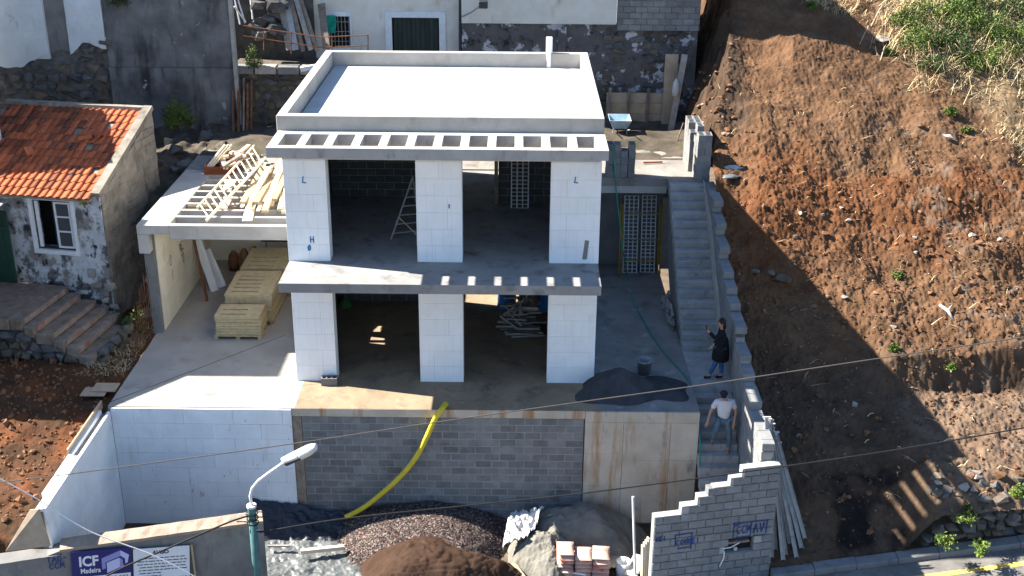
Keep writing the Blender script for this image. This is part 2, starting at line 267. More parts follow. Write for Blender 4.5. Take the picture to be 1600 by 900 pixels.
class MB:
    def __init__(s): s.v = []; s.f = []; s.fm = []
    def add(s, vs, fs, mi=0):
        k = len(s.v); s.v += [tuple(p) for p in vs]; s.f += [tuple(k + i for i in f) for f in fs]; s.fm += [mi]*len(fs); return s
    def box(s, x0, x1, y0, y1, z0, z1, mi=0):
        vs = [(x0,y0,z0),(x1,y0,z0),(x1,y1,z0),(x0,y1,z0),(x0,y0,z1),(x1,y0,z1),(x1,y1,z1),(x0,y1,z1)]
        return s.add(vs, [(3,2,1,0),(4,5,6,7),(0,1,5,4),(1,2,6,5),(2,3,7,6),(3,0,4,7)], mi)
    def cbox(s, x0, x1, y0, y1, z0, z1, c=.01, mi=0):
        bm = bmesh.new(); bmesh.ops.create_cube(bm, size=1)
        for v in bm.verts: v.co = Vector(((x0+x1)/2 + v.co.x*(x1-x0), (y0+y1)/2 + v.co.y*(y1-y0), (z0+z1)/2 + v.co.z*(z1-z0)))
        bmesh.ops.bevel(bm, geom=list(bm.edges), offset=c, segments=1, affect='EDGES')
        bm.verts.index_update(); vs = [v.co.copy() for v in bm.verts]; fs = [[v.index for v in f.verts] for f in bm.faces]; bm.free()
        return s.add(vs, fs, mi)
    def beam(s, a, b, wd, ht, mi=0, up=(0, 0, 1)):
        a = Vector(a); b = Vector(b); d = (b - a).normalized(); sd = d.cross(Vector(up))
        if sd.length < 1e-4: sd = d.cross(Vector((0, 1, 0)))
        sd.normalize(); u = sd.cross(d)
        vs = [p + sd*(i*wd/2) + u*(j*ht/2) for p in (a, b) for i, j in ((-1,-1),(1,-1),(1,1),(-1,1))]
        return s.add(vs, [(0,1,2,3),(7,6,5,4),(0,4,5,1),(1,5,6,2),(2,6,7,3),(3,7,4,0)], mi)
    def prism(s, poly, z0, z1, mi=0):
        n = len(poly); vs = [(x, y, z0) for x, y in poly] + [(x, y, z1) for x, y in poly]
        fs = [tuple(range(n-1, -1, -1)), tuple(range(n, 2*n))] + [(i, (i+1) % n, n+(i+1) % n, n+i) for i in range(n)]
        return s.add(vs, fs, mi)
    def tube(s, pts, r, n=8, mi=0, cap=True):
        pts = [Vector(p) for p in pts]; k = len(pts); rs = r if isinstance(r, (list, tuple)) else [r]*k
        vs = []; prev = None
        for i, p in enumerate(pts):
            d = (pts[min(i+1, k-1)] - pts[max(i-1, 0)]).normalized()
            if prev is None:
                u = d.cross(Vector((0, 0, 1)));
                if u.length < 1e-3: u = d.cross(Vector((1, 0, 0)))
            else: u = prev - d*prev.dot(d)
            u.normalize(); prev = u; v = d.cross(u)
            vs += [p + (u*math.cos(2*math.pi*j/n) + v*math.sin(2*math.pi*j/n))*rs[i] for j in range(n)]
        fs = [(i*n+j, i*n+(j+1) % n, (i+1)*n+(j+1) % n, (i+1)*n+j) for i in range(k-1) for j in range(n)]
        if cap: fs += [tuple(range(n-1, -1, -1)), tuple((k-1)*n+j for j in range(n))]
        return s.add(vs, fs, mi)
    def lathe(s, c, prof, n=16, mi=0):
        c = Vector(c); vs = []
        for r, z in prof: vs += [c + Vector((r*math.cos(2*math.pi*j/n), r*math.sin(2*math.pi*j/n), z)) for j in range(n)]
        k = len(prof)
        fs = [(i*n+j, i*n+(j+1) % n, (i+1)*n+(j+1) % n, (i+1)*n+j) for i in range(k-1) for j in range(n)]
        return s.add(vs, fs, mi)
    def mesh(s, name='m', smooth=False):
        me = bpy.data.meshes.new(name); me.from_pydata(s.v, [], s.f); me.update()
        if any(s.fm): me.polygons.foreach_set('material_index', s.fm)
        if smooth: me.polygons.foreach_set('use_smooth', [True]*len(me.polygons))
        return me
    def build(s, name, m, parent=None, smooth=False, local=False, label=None, cat=None, group=None, kind=None, bevel=0):
        vs = s.v
        ms = m if isinstance(m, (list, tuple)) else [m]
        loc = None
        if parent is not None and not local:
            iv = INV[parent.name]; s.v = [tuple(iv @ Vector(p)) for p in vs]
        elif parent is None and kind != 'structure':
            a = np.array(vs); loc = Vector(((a[:,0].min()+a[:,0].max())/2, (a[:,1].min()+a[:,1].max())/2, a[:,2].min()))
            s.v = [tuple(a[i] - np.array(loc)) for i in range(len(a))]
        me = s.mesh(name, smooth)
        for q in ms: me.materials.append(q)
        o = bpy.data.objects.new(name, me); COL.objects.link(o)
        if parent is not None: o.parent = parent; INV[o.name] = INV[parent.name]
        elif loc is not None: o.location = loc; INV[o.name] = Matrix.Translation(loc).inverted()
        else: INV[o.name] = Matrix.Identity(4)
        if bevel:
            bv = o.modifiers.new('bevel', 'BEVEL'); bv.width = bevel; bv.segments = 1; bv.limit_method = 'ANGLE'
        return tag(o, label, cat, group, kind)
def frame(o, ex, ey, ez):
    ex, ey, ez = Vector(ex), Vector(ey), Vector(ez)
    m = Matrix(((ex.x, ey.x, ez.x, o[0]), (ex.y, ey.y, ez.y, o[1]), (ex.z, ey.z, ez.z, o[2]), (0, 0, 0, 1)))
    return m
def piece(name, me, m, parent, mw): return addobj(name, me, m, parent, mw)
def copy_tree(o, parent=None):
    c = o.copy(); COL.objects.link(c); INV[c.name] = INV.get(o.name, Matrix.Identity(4))
    if parent is not None: c.parent = parent
    for ch in o.children: copy_tree(ch, c)
    return c
# shared piece meshes (unit boxes with a small chamfer, keyed by size)
_PM = {}
def boxmesh(lx, ly, lz, c=.008, m='block', key=''):
    k = (round(lx, 3), round(ly, 3), round(lz, 3), c, m, key)
    if k not in _PM:
        me = MB().cbox(-lx/2, lx/2, -ly/2, ly/2, -lz/2, lz/2, c).mesh('piece'); me.materials.append(M[m]); _PM[k] = me
    return _PM[k]
def rockmesh(seed, m, n=13, flat=1.0):
    k = ('rock', seed, m)
    if k not in _PM:
        r = random.Random(seed); bm = bmesh.new()
        for i in range(n):
            v = Vector((r.gauss(0, 1), r.gauss(0, 1), r.gauss(0, 1))).normalized()
            v = Vector([math.copysign(abs(c)**.7, c) for c in v])*r.uniform(.42, .55)
            bm.verts.new(v)
        res = bmesh.ops.convex_hull(bm, input=list(bm.verts))
        for v in [e for e in bm.verts if not e.link_faces]: bm.verts.remove(v)
        me = bpy.data.meshes.new('rock'); bm.to_mesh(me); bm.free(); me.materials.append(M[m]); _PM[k] = me
    return _PM[k]
def course_wall(parent, A, ex, n_out, L, z0, z1, bl=.4, bh=.2, th=.2, gap=.012, m='block', top=None, skip=None, name='block', jit=.003, c=.008, half=.5, seed=1, bottom=None):
    """running bond of separate blocks; A = start point of the OUTER face, ex along, n_out outward normal"""
    r = random.Random(seed); ex = Vector(ex).normalized(); n = Vector(n_out).normalized(); A = Vector(A)
    rows = int(round((z1 - z0)/bh)); cnt = 0
    for i in range(rows):
        x = 0.0; first = True; off = (i % 2)*half*bl
        while x < L - .02:
            wd = bl
            if first and off: wd = off
            first = False
            wd = min(wd, L - x)
            if L - x - wd < .07: wd = L - x
            xc = x + wd/2; zc = z0 + (i + .5)*bh
            ok = wd > .05 and (top is None or zc < top(xc)) and (bottom is None or zc > bottom(xc)) and not (skip and skip(xc, zc))
            if ok:
                p = A + ex*xc - n*(th/2 - r.uniform(-jit, jit)); p.z = zc
                piece(name, boxmesh(wd - gap, th, bh - gap, c, m), None, parent, frame(p, ex, -n, (0, 0, 1))); cnt += 1
            x += wd
    return cnt
def ribbon(mb, pts2, P0, ex, ez, n, wdt=.025, off=.004, mi=0):
    """flat painted stroke on a plane"""
    P0, ex, ez, n = Vector(P0), Vector(ex), Vector(ez), Vector(n)
    for a, b in zip(pts2[:-1], pts2[1:]):
        a = Vector(a).to_2d() if len(a) > 2 else Vector(a); b = Vector(b)
        d = (b - a)
        if d.length < 1e-5: continue
        d.normalize(); q = Vector((-d.y, d.x))*wdt/2; a2 = a - d*wdt*.3; b2 = b + d*wdt*.3
        off += .00015
        vs = [P0 + ex*p.x + ez*p.y + n*off for p in (a2 - q, b2 - q, b2 + q, a2 + q)]
        mb.add(vs, [(0, 1, 2, 3)], mi)
GL = {'C': [[(.9,.85),(.5,1),(.15,.75),(.1,.3),(.45,0),(.9,.15)]], 'O': [[(.5,1),(.1,.6),(.2,.1),(.6,0),(.9,.45),(.75,.9),(.5,1)]],
 'M': [[(.05,0),(.15,1),(.5,.35),(.8,1),(.95,0)]], 'T': [[(0,1),(1,.95)],[(.5,1),(.45,0)]], 'A': [[(0,0),(.5,1),(.95,0)],[(.2,.4),(.8,.42)]],
 'D': [[(.1,0),(.1,1),(.7,.8),(.85,.4),(.6,.05),(.1,0)]], 'R': [[(.1,0),(.1,1),(.7,.9),(.7,.55),(.1,.5),(.85,0)]], 'E': [[(.85,1),(.1,1),(.1,0),(.85,0)],[(.1,.5),(.7,.52)]],
 'I': [[(.5,0),(.5,1)]], 'V': [[(.05,1),(.45,0),(.95,1)]], 'N': [[(.05,0),(.1,1),(.8,.05),(.9,1)]], 'L': [[(.35,1),(.1,.1),(.9,.05)]], 'H': [[(.1,0),(.1,1)],[(.85,0),(.85,1)],[(.1,.5),(.85,.5)]],
 '-': [[(.1,.5),(.8,.55)]], 'U': [[(.05,1),(.2,.1),(.7,.05),(.9,1)]]}
def scrawl(mb, txt, x, z, h, P0, ex, ez, n, wdt=.022, slant=0.0, sp=.78):
    for ch in txt:
        for st in GL.get(ch, []):
            ribbon(mb, [(x + p[0]*h*sp*.8, z + p[1]*h + (x + p[0]*h*sp - 0)*slant) for p in st], P0, ex, ez, n, wdt)
        x += h*sp
    return x
def textmesh(txt, size, bold=0.0):
    cu = bpy.data.curves.new('txt', 'FONT'); cu.body = txt; cu.size = size; cu.offset = bold; cu.resolution_u = 3
    o = bpy.data.objects.new('txt', cu); COL.objects.link(o)
    dg = bpy.context.evaluated_depsgraph_get(); me = bpy.data.meshes.new_from_object(o.evaluated_get(dg))
    bpy.data.objects.remove(o); bpy.data.curves.remove(cu); me.materials.clear(); return me
# ================================================================ SETTING
def gridmesh(name, x0, x1, nx, y0, y1, ny, zf, m, kind='structure', tint=None, keep=None, smooth=True):
    xs = np.linspace(x0, x1, nx); ys = np.linspace(y0, y1, ny); X, Y = np.meshgrid(xs, ys); Z = zf(X, Y)
    co = np.stack([X.ravel(), Y.ravel(), Z.ravel()], 1)
    i, j = np.meshgrid(np.arange(nx-1), np.arange(ny-1)); a = (j*nx + i).ravel()
    fs = np.stack([a, a+1, a+nx+1, a+nx], 1)
    if keep is not None:
        k = keep((X[:-1,:-1]+X[1:,1:])/2, (Y[:-1,:-1]+Y[1:,1:])/2).ravel(); fs = fs[k]
    me = bpy.data.meshes.new(name); me.vertices.add(len(co)); me.vertices.foreach_set('co', co.ravel())
    me.loops.add(fs.size); me.loops.foreach_set('vertex_index', fs.ravel())
    me.polygons.add(len(fs)); me.polygons.foreach_set('loop_start', np.arange(0, fs.size, 4)); me.polygons.foreach_set('loop_total', np.full(len(fs), 4))
    me.polygons.foreach_set('use_smooth', np.full(len(fs), smooth)); me.update(calc_edges=True)
    if tint is not None:
        c = tint(X, Y, Z).reshape(-1, 3); at = me.color_attributes.new('tint', 'FLOAT_COLOR', 'POINT')
        at.data.foreach_set('color', np.concatenate([c, np.ones((len(c), 1))], 1).ravel())
    me.materials.append(m)
    o = bpy.data.objects.new(name, me); COL.objects.link(o); o['kind'] = kind; INV[o.name] = Matrix.Identity(4)
    return o
def zroad(x): return -2.78 + .05*(x - 9)
def yroad(x): return -4.02 + .16*(x - 9)
S_ = [-1, .3, 1.0, 1.8, 2.5, 4, 4.5, 5.5, 7.2, 9, 9.8, 12, 14.5, 17, 21, 29, 60, 120]
ZA = [-2.9, -2.66, -2.2, -1.55, -1.05, -.3, -.05, .5, 1.4, 2.6, 3.1, 4.2, 5.6, 6.9, 8.6, 11, 20, 32]
ZB = [-2.5, -1.62, -1.15, -.95, -.82, -.45, .42, .75, 1.4, 2.6, 3.1, 4.2, 5.6, 6.9, 8.6, 11, 20, 32]
def hill(x, y, fine=True):
    x = np.asarray(x, float); y = np.asarray(y, float); s = y - yroad(x)
    t = np.clip((x - 10.6)/1.2, 0, 1); t = t*t*(3-2*t)
    z = np.interp(s, S_, ZA)*(1-t) + np.interp(s, S_, ZB)*t
    far = np.clip((s - 2)/4, 0, 1)
    z = z + fbm(x, y, .35, 3, 5)*1.0*far + fbm(x, y, 1.1, 3, 9)*.3*np.clip((s-.3)/1.5, .1, 1)
    # cut face that drops to the back terrace, and the strip beside the stair wall
    e = np.clip((y - 6.2)/1.2, 0, 1)
    cut = 3.0 + (x - 7.3)*2.6 + fbm(x, y, 1.3, 5, 21, .65)*2.2
    z = np.where(y > 6.2, z*(1-e) + np.minimum(z, cut)*e, z)
    if fine:
        cl = fbm(x, y, 2.6, 5, 33, .62); calm = np.clip(1.25 - np.abs(y - 11.5)/4.5, 0, .75); z = z + (np.abs(cl)*-1 + .12)*.22*np.clip(s, 0, 1)*(1 - calm*.6)
        lump = np.clip(fbm(x, y, 5.5, 3, 45) - .04, 0, 1); z = z + lump*.2*np.clip((8.5 - np.abs(y - 4))/5, .2, 1) + fbm(x, y, 15, 2, 41, .6)*.06 + (np.abs(fbm(x, y, 7, 3, 47, .65))*-.13 + .02)*(1 - calm*.7) + np.abs(fbm(x*.35, y, 1.5, 3, 49))*-.28*calm
    return z
def hilltint(X, Y, Z):
    n1 = fbm(X, Y, .5, 4, 61); n2 = fbm(X, Y, 2.2, 4, 71)
    tan = np.array([.275,.150,.080]); red = np.array([.275,.118,.052]); low = np.array([.185,.120,.078]); straw = np.array([.36,.27,.16]); ash = np.array([.022,.021,.022]); grey = np.array([.25,.19,.14])
    def mixc(c, d, t): return c*(1-t[..., None]) + d*t[..., None]
    c = np.broadcast_to(tan, X.shape + (3,)).copy()
    band = np.clip(1 - np.abs(Y - 5.6 - n1*6 - (X-12)*.15)/2.6, 0, 1)
    c = mixc(c, red, np.clip(band*1.7, 0, 1))
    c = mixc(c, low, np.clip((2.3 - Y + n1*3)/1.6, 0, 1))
    c = mixc(c, np.array([.36,.24,.16]), np.clip((X - 11.2)/1.0, 0, 1)*np.clip((.6 - Y + n1*2)/.5, 0, .8))
    c = mixc(c, grey, np.clip((n2 - .1)*4, 0, .7)*np.clip((X-11)/3, 0, 1))
    c = mixc(c, straw, np.clip((X - 14.4 - (12-Y)*.55 + n1*5)/2.0, 0, .7)*np.clip((Y-4.5)/2, 0, 1))
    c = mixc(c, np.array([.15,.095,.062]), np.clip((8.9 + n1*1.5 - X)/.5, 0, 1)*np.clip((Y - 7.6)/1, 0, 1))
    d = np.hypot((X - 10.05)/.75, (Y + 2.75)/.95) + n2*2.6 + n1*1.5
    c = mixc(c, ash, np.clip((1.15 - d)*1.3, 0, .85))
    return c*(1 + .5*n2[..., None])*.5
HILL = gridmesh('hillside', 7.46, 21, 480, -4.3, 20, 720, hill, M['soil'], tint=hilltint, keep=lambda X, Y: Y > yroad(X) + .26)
gridmesh('far_slope', 7.46, 60, 90, 20, 110, 120, lambda x, y: hill(x, y, False), M['soil'], tint=hilltint)
gridmesh('side_slope', 21, 60, 60, -4.3+1.9, 20, 80, lambda x, y: hill(x, y, False), M['soil'], tint=hilltint, keep=lambda X, Y: Y > yroad(X) + .26)

# ground sheet, yard, road
MB().box(-400, 400, -400, 400, -4.6, -4.5).build('ground', M['dirt'], kind='structure')
def yardz(x, y): return -3.36 + fbm(x, y, .8, 4, 3)*.22
gridmesh('yard_ground', -8.0, 6.2, 160, -8.0, -1.4, 90, yardz, M['dirt'])
mb = MB(); xs = np.linspace(-30, 60, 91)
for a, b in zip(xs[:-1], xs[1:]):
    mb.add([(a, yroad(a) - 7.5, zroad(a)), (b, yroad(b) - 7.5, zroad(b)), (b, yroad(b) - .02, zroad(b)), (a, yroad(a) - .02, zroad(a))], [(0, 1, 2, 3)])
# road only where the street runs past the plot
mb.build('road', M['asphalt'], kind='structure')
mb = MB(); xs = np.linspace(7.0, 60, 107)
for a, b in zip(xs[:-1], xs[1:]):
    mb.add([(a, yroad(a) - .66, zroad(a) + .006), (b, yroad(b) - .66, zroad(b) + .006), (b, yroad(b) - .50, zroad(b) + .006), (a, yroad(a) - .50, zroad(a) + .006)], [(0, 1, 2, 3)])
mb.build('edge_line', M['yellow_paint'], kind='structure')
for k in range(18):
    a = 7.7 + k*1.0; b = a + .985
    mb = MB(); vs = []
    for x in (a, b):
        zt = zroad(x) + .13 + .012*math.sin(k*2.1); yy = yroad(x)
        vs += [(x, yy, zt - .35), (x, yy + .01, zt - .02), (x, yy + .03, zt), (x, yy + .30, zt + .01), (x, yy + .30, zt - .35)]
    mb.add(vs, [(i, i+1, i+6, i+5) for i in range(4)] + [(4, 3, 2, 1, 0), (5, 6, 7, 8, 9)])
    if k == 0: KERB = mb.build('kerb', M['conc_grey'], kind='structure')
    else: mb.build('kerb_stone', M['conc_grey'], KERB)

# left bank
def bank(x, y):
    z = -.17 - .16*np.clip(-(y + 1.2), 0, 5) + fbm(x, y, .6, 4, 13)*.45*np.clip((-8.2 - x)/1.0, .08, 1) + fbm(x, y, 3, 4, 15, .6)*.16
    z = z + np.clip((y - 2.2)/1.6, 0, 1)*.12*np.clip((-8.6 - x), 0, 1)
    return z - np.clip((-5.7 - y)/.8, 0, 1)*2.8
gridmesh('soil_bank', -18, -8.21, 260, -6.9, 5.2, 260, bank, M['soil_left'])
def rear(x, y): return 2.55 + (y - 6)*.14 + fbm(x, y, .7, 4, 51)*1.2 + fbm(x, y, 3, 3, 52)*.3
gridmesh('rear_ground', -14, -7.6, 140, 5.2, 12.6, 140, rear, M['dirt_dark'], keep=lambda X, Y: (X < -8.22) | (Y > 8.6))

# deck, landing and back terrace
H = 3.25
MB().box(-8.08, -3.56, -1.45, 8.6, -.22, 0).build('carport_floor', M['deck_light'], kind='structure')
MB().box(-3.557, 3.80, -1.45, 8.6, -.22, .0005).build('terrace_deck', M['deck_tan'], kind='structure')
MB().box(3.803, 6.23, -1.45, 8.6, -.22, 0).build('side_deck', M['deck_grey'], kind='structure')
MB().box(6.236, 7.25, -.05, 1.95, -.22, .002).build('stair_landing', M['conc_stair'], kind='structure')
mb = MB(); mb.prism([(-8.2, 7.45), (-3.76, 7.45), (-3.76, 7.72), (3.76, 7.72), (3.76, 6.98), (6.22, 6.98), (6.22, 6.64), (7.35, 6.64), (7.6, 13.6), (-8.2, 13.6)], 3.0, H)
mb.build('back_terrace', M['conc_deck'], kind='structure')
def gz(x, y): return 3.255 + np.clip(fbm(x, y, .9, 4, 81) + .08 + np.clip((y - 9.4)*.25, -.5, .25), -.05, .5)*.5*np.clip((y-8.9), -.2, 1)
gridmesh('terrace_earth', -8.15, 7.5, 120, 8.9, 13.3, 60, gz, M['dirt_dark'])

# ================================================================ HOUSE
house = T('unfinished_house', 'two storey unfinished white house with flat concrete roof, open bays and balcony', 'house', (0, 3.5, 0))
# slabs
mb = MB(); mb.box(-3.735, 3.735, -1.44, 5.5, 3.02, H); mb.box(-.9, 3.735, 5.5, 7.6, 3.02, H); mb.box(-3.735, -3.45, 5.5, 7.6, 3.02, H)
mb.build('balcony_slab', M['conc_dark'], house)
MB().box(-3.6, 3.55, .5, 7.7, 6.2, 6.38).build('roof_slab', M['conc_roof'], house)
px0, px1, py0, py1, pz = -3.87, 3.79, .25, 7.89, 6.785
par = [(px0, px1, py0, py0 + .23, 5.95, pz), (px0, px1, py1 - .23, py1, 5.95, pz), (px0, px0 + .23, py0 + .23, py1 - .23, 5.95, pz), (px1 - .23, px1, py0 + .23, py1 - .23, 5.95, pz)]
for q in par: MB().cbox(*q, c=.012).build('parapet', M['conc_light'], house)
# canopy grid with twelve open cells
cx0, cx1, cy0, cy1, cz = -3.84, 3.80, -1.235, .245, 6.43
hw, pitch_ = .415, (3.12 - (-3.62))/11; hx = [-3.62 + pitch_*i for i in range(12)]
mb = MB(); mb.box(cx0, cx1, cy0, -1.02, cz - .23, cz); mb.box(cx0, cx1, -.06, cy1, cz - .23, cz)
e = [cx0] + [v for h_ in hx for v in (h_, h_ + hw)] + [cx1]
for i in range(0, len(e), 2): mb.box(e[i], e[i+1], -1.02, -.06, cz - .23, cz)
canopy = mb.build('canopy_grid', M['conc_mid'], house)
MB().box(cx0 + .1, cx1 - .1, -.055, -.004, 5.82, cz - .232).build('lintel', M['conc_light'], house)
# columns of foam formwork blocks
def column(x0, x1, y0, y1, z0, z1, seed):
    r = random.Random(seed)
    c = MB().box(x0 + .015, x1 - .015, y0 + .015, y1 - .015, z0, z1).build('column', M['conc_core'], house)
    n = 7; bh = (z1 - z0)/n
    for i in range(n):
        cuts = [x0] + ([x0 + (x1-x0)*r.choice((.33, .5, .68))] if r.random() < .55 else []) + [x1]
        for a, b in zip(cuts[:-1], cuts[1:]):
            gp = .003
            piece('foam_block', boxmesh(b - a - gp, y1 - y0, bh - gp, .002, 'foam'), None, c,
                  Matrix.Translation(((a+b)/2, (y0+y1)/2 + r.uniform(-.002, .002), z0 + (i + .5)*bh)))
    return c
cols = {}
for k, (a, b) in enumerate([(-3.75, -2.74), (-.63, .46), (2.56, 3.75)]):
    cols['L%d' % k] = column(a, b, 0, .42, 0, 3.02, 3 + k)
    cols['U%d' % k] = column(a, b, 0, .42, H, 6.2, 30 + k)
# side and inner walls (block courses where they can be seen)
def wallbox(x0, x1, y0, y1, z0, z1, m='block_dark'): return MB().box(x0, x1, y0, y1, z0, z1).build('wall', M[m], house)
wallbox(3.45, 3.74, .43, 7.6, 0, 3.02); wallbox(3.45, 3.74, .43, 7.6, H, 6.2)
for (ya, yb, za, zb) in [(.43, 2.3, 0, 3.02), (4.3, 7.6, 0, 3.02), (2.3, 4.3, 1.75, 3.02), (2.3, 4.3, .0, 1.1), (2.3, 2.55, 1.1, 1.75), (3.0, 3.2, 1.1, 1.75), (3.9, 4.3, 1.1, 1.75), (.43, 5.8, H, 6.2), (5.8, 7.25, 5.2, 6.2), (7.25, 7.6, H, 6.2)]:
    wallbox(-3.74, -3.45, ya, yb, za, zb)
MB().box(3.742, 3.752, .43, 7.6, H, 6.19).build('outer_skin', M['foam'], house)
MB().box(-3.752, -3.742, .43, 5.8, H, 6.19).build('outer_skin', M['foam'], house)
MB().box(3.742, 3.752, .43, 7.6, .0, 3.01).build('outer_skin', M['foam'], house)
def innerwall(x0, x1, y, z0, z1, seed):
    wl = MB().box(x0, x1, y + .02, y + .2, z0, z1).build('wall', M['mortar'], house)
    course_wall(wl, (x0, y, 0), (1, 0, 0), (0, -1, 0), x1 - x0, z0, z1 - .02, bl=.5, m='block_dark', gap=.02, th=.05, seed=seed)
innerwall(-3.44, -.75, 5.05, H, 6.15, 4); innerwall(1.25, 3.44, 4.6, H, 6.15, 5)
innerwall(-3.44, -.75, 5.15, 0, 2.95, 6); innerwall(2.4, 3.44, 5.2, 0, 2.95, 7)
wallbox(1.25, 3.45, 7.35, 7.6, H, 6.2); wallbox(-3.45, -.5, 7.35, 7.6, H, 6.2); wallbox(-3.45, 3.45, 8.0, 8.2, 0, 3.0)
MB().box(1.14, 1.24, 4.45, 4.62, H, 6.2).build('door_post', M['wood_old'], house)
# spray marks
def marks(col_, items, m='blue_spray'):
    mb = MB()
    for ch, x, z, h_ in items: scrawl(mb, ch, x, z, h_, (0, -.0035, 0), (1, 0, 0), (0, 0, 1), (0, -1, 0), .028)
    return mb.build('spray_mark', M[m], col_)
def atcol(u, v): p = PY(u, v, 0); return p.x, p.z
x, z = atcol(472, 286); marks(cols['U0'], [('L', x, z, .16)])
x, z = atcol(485, 379); marks(cols['U0'], [('H', x, z, .15)])
x, z = atcol(481, 391); marks(cols['U0'], [('O', x, z, .13), ('C', x + .02, z + .03, .06)])
x, z = atcol(897, 286); marks(cols['U2'], [('L', x, z, .15)])
x, z = atcol(700, 325); marks(cols['U1'], [('I', x, z, .09)], 'blue_ink')
a = PY(914, 375, -.003); MB().add([(a.x, -.006, a.z), (a.x + .1, -.006, a.z - .02), (a.x + .06, -.006, a.z - .5), (a.x - .05, -.006, a.z - .5)], [(3, 2, 1, 0)]).build('patch', M['conc_grey'], cols['U2'])

# roof details
p = PZ(858, 100, 6.5); post = T('foam_post', 'white foam post standing at the rear roof parapet', 'post', (p.x, 7.75, pz))
MB().cbox(p.x - .09, p.x + .09, 7.68, 7.86, pz, pz + .45, c=.015).build('shaft', M['foam'], post)
MB().cbox(p.x - .07, p.x + .05, 7.60, 7.655, 6.382, pz + .1, c=.01).build('splash_strip', M['foam'], post)
p = PZ(897, 104, 6.38); mb = MB()
for k in range(6):
    a = k*1.05; mb.add([(p.x, p.y, 6.385), (p.x + .16*math.cos(a), p.y + .16*math.sin(a), 6.39), (p.x + .12*math.cos(a+.7), p.y + .12*math.sin(a+.7), 6.46), (p.x, p.y, 6.45)], [(0, 1, 2), (0, 2, 3)])
mb.build('rag', M['blue_spray'], label='crumpled light blue rag in the rear right roof corner', cat='rag')

# ================================================================ RETAINING FRONT
fw = T('foam_retaining_wall', 'white foam block wall of the sunken front yard, left of the grey block infill', 'wall', (-5.8, -1.5, -3.1))
core = MB().box(-8.0, -3.64, -1.49, -1.455, -3.3, -.01).build('core', M['conc_core'], fw)
course_wall(core, (-8.0, -1.53, 0), (1, 0, 0), (0, -1, 0), 4.36, -3.29, -.01, bl=1.2, bh=.41, th=.05, gap=.004, m='foam_site', name='foam_block', half=.45, jit=.002, c=.002, seed=3)
lw = T('foam_side_wall', 'white foam wall running toward the street on the left, brown board along its top', 'wall', (-8.1, -3.6, -3.1))
core = MB().box(-8.22, -8.07, -5.74, -1.5, -3.3, -.18).build('core', M['conc_grey'], lw)
course_wall(core, (-8.0, -1.54, 0), (0, -1, 0), (1, 0, 0), 4.21, -3.29, -.10, bl=1.2, bh=.4, th=.07, gap=.004, m='foam_site', name='foam_block', half=.45, jit=.002, c=.002, seed=4)
MB().box(-8.30, -8.23, -5.2, -1.5, -1.0, -.09).build('outer_skin', M['foam'], lw)
MB().box(-8.34, -8.305, -3.55, -1.2, -.45, .02).build('edge_board', M['ply'], lw)
MB().cbox(-8.225, -8.075, -5.75, -3.6, -.185, -.105, c=.01).build('cap', M['foam'], lw)
bw = T('block_infill_wall', 'grey concrete block infill wall under the deck edge, yellow pipe across it', 'wall', (0, -1.45, -3.0))
MB().box(-3.41, 3.44, -1.424, -1.2, -3.2, -.23).build('mortar', M['mortar'], bw)
course_wall(bw, (-3.40, -1.43, 0), (1, 0, 0), (0, -1, 0), 6.84, -3.03, -.23, m='block', gap=.02, th=.14, seed=9, jit=.004)
MB().box(-3.635, -3.42, -1.455, -1.2, -3.2, -.225).build('pillar', M['wood_old'], bw)
MB().box(-3.636, 3.46, -1.462, -1.452, -.215, -.008).build('slab_edge', M['conc_dirty'], bw)
cw = T('concrete_corner_wall', 'rust streaked concrete retaining wall below the deck corner by the stairs', 'wall', (4.9, -1.45, -3.0))
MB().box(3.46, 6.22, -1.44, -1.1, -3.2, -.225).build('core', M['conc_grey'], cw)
MB().box(6.19, 6.232, -1.09, -.05, -3.2, -.225).build('side_face', M['conc_grey'], cw)
r = random.Random(5)
for i, (xa, xb) in enumerate([(3.47, 4.40), (4.405, 5.55), (5.555, 6.235)]):
    zc = [-3.15, -2.1 + r.uniform(-.1, .1), -1.2 + r.uniform(-.15, .1), -.30]
    for a, b in zip(zc[:-1], zc[1:]):
        piece('panel', boxmesh(xb - xa - .003, .06, b - a - .003, .003, 'conc_dirty'), None, cw, Matrix.Translation(((xa+xb)/2, -1.455 + r.uniform(-.006, .004), (a+b)/2)))
piece('panel', boxmesh(2.76, .07, .288, .006, 'conc_dirty'), None, cw, Matrix.Translation((4.853, -1.452, -.153)))

# ================================================================ STAIRS
st = T('upper_staircase', 'weathered concrete staircase climbing from the deck to the back terrace', 'staircase', (6.7, 2, 0))
NS = 17; rise = H/NS; trd = (6.64 - 1.95)/NS
for i in range(NS):
    zt = (i+1)*rise - (.004 if i == NS-1 else 0); y0 = 1.95 + i*trd
    MB().cbox(6.23, 7.24, y0, y0 + trd - .001, max(-.1, zt - .42), zt, c=.018).build('step', M['conc_stair'], st)
mb = MB(); mb.add([(x_, y_, z_) for x_ in (6.25, 7.2) for y_, z_ in ((2.3, -.05), (6.6, H - .45), (6.6, 1.4), (4.6, -.05))], [(0, 1, 2, 3), (7, 6, 5, 4), (0, 4, 5, 1), (1, 5, 6, 2), (2, 6, 7, 3)])
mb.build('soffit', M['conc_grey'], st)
ls = T('lower_staircase', 'concrete steps going down from the landing past the retaining wall to the street', 'staircase', (6.7, -2, -3))
for i in range(15):
    zt = -(i+1)*.187; y1 = -.05 - i*.265
    MB().cbox(6.24, 7.24, y1 - .264, y1, zt - .3, zt, c=.015).build('step', M['conc_stair'], ls)
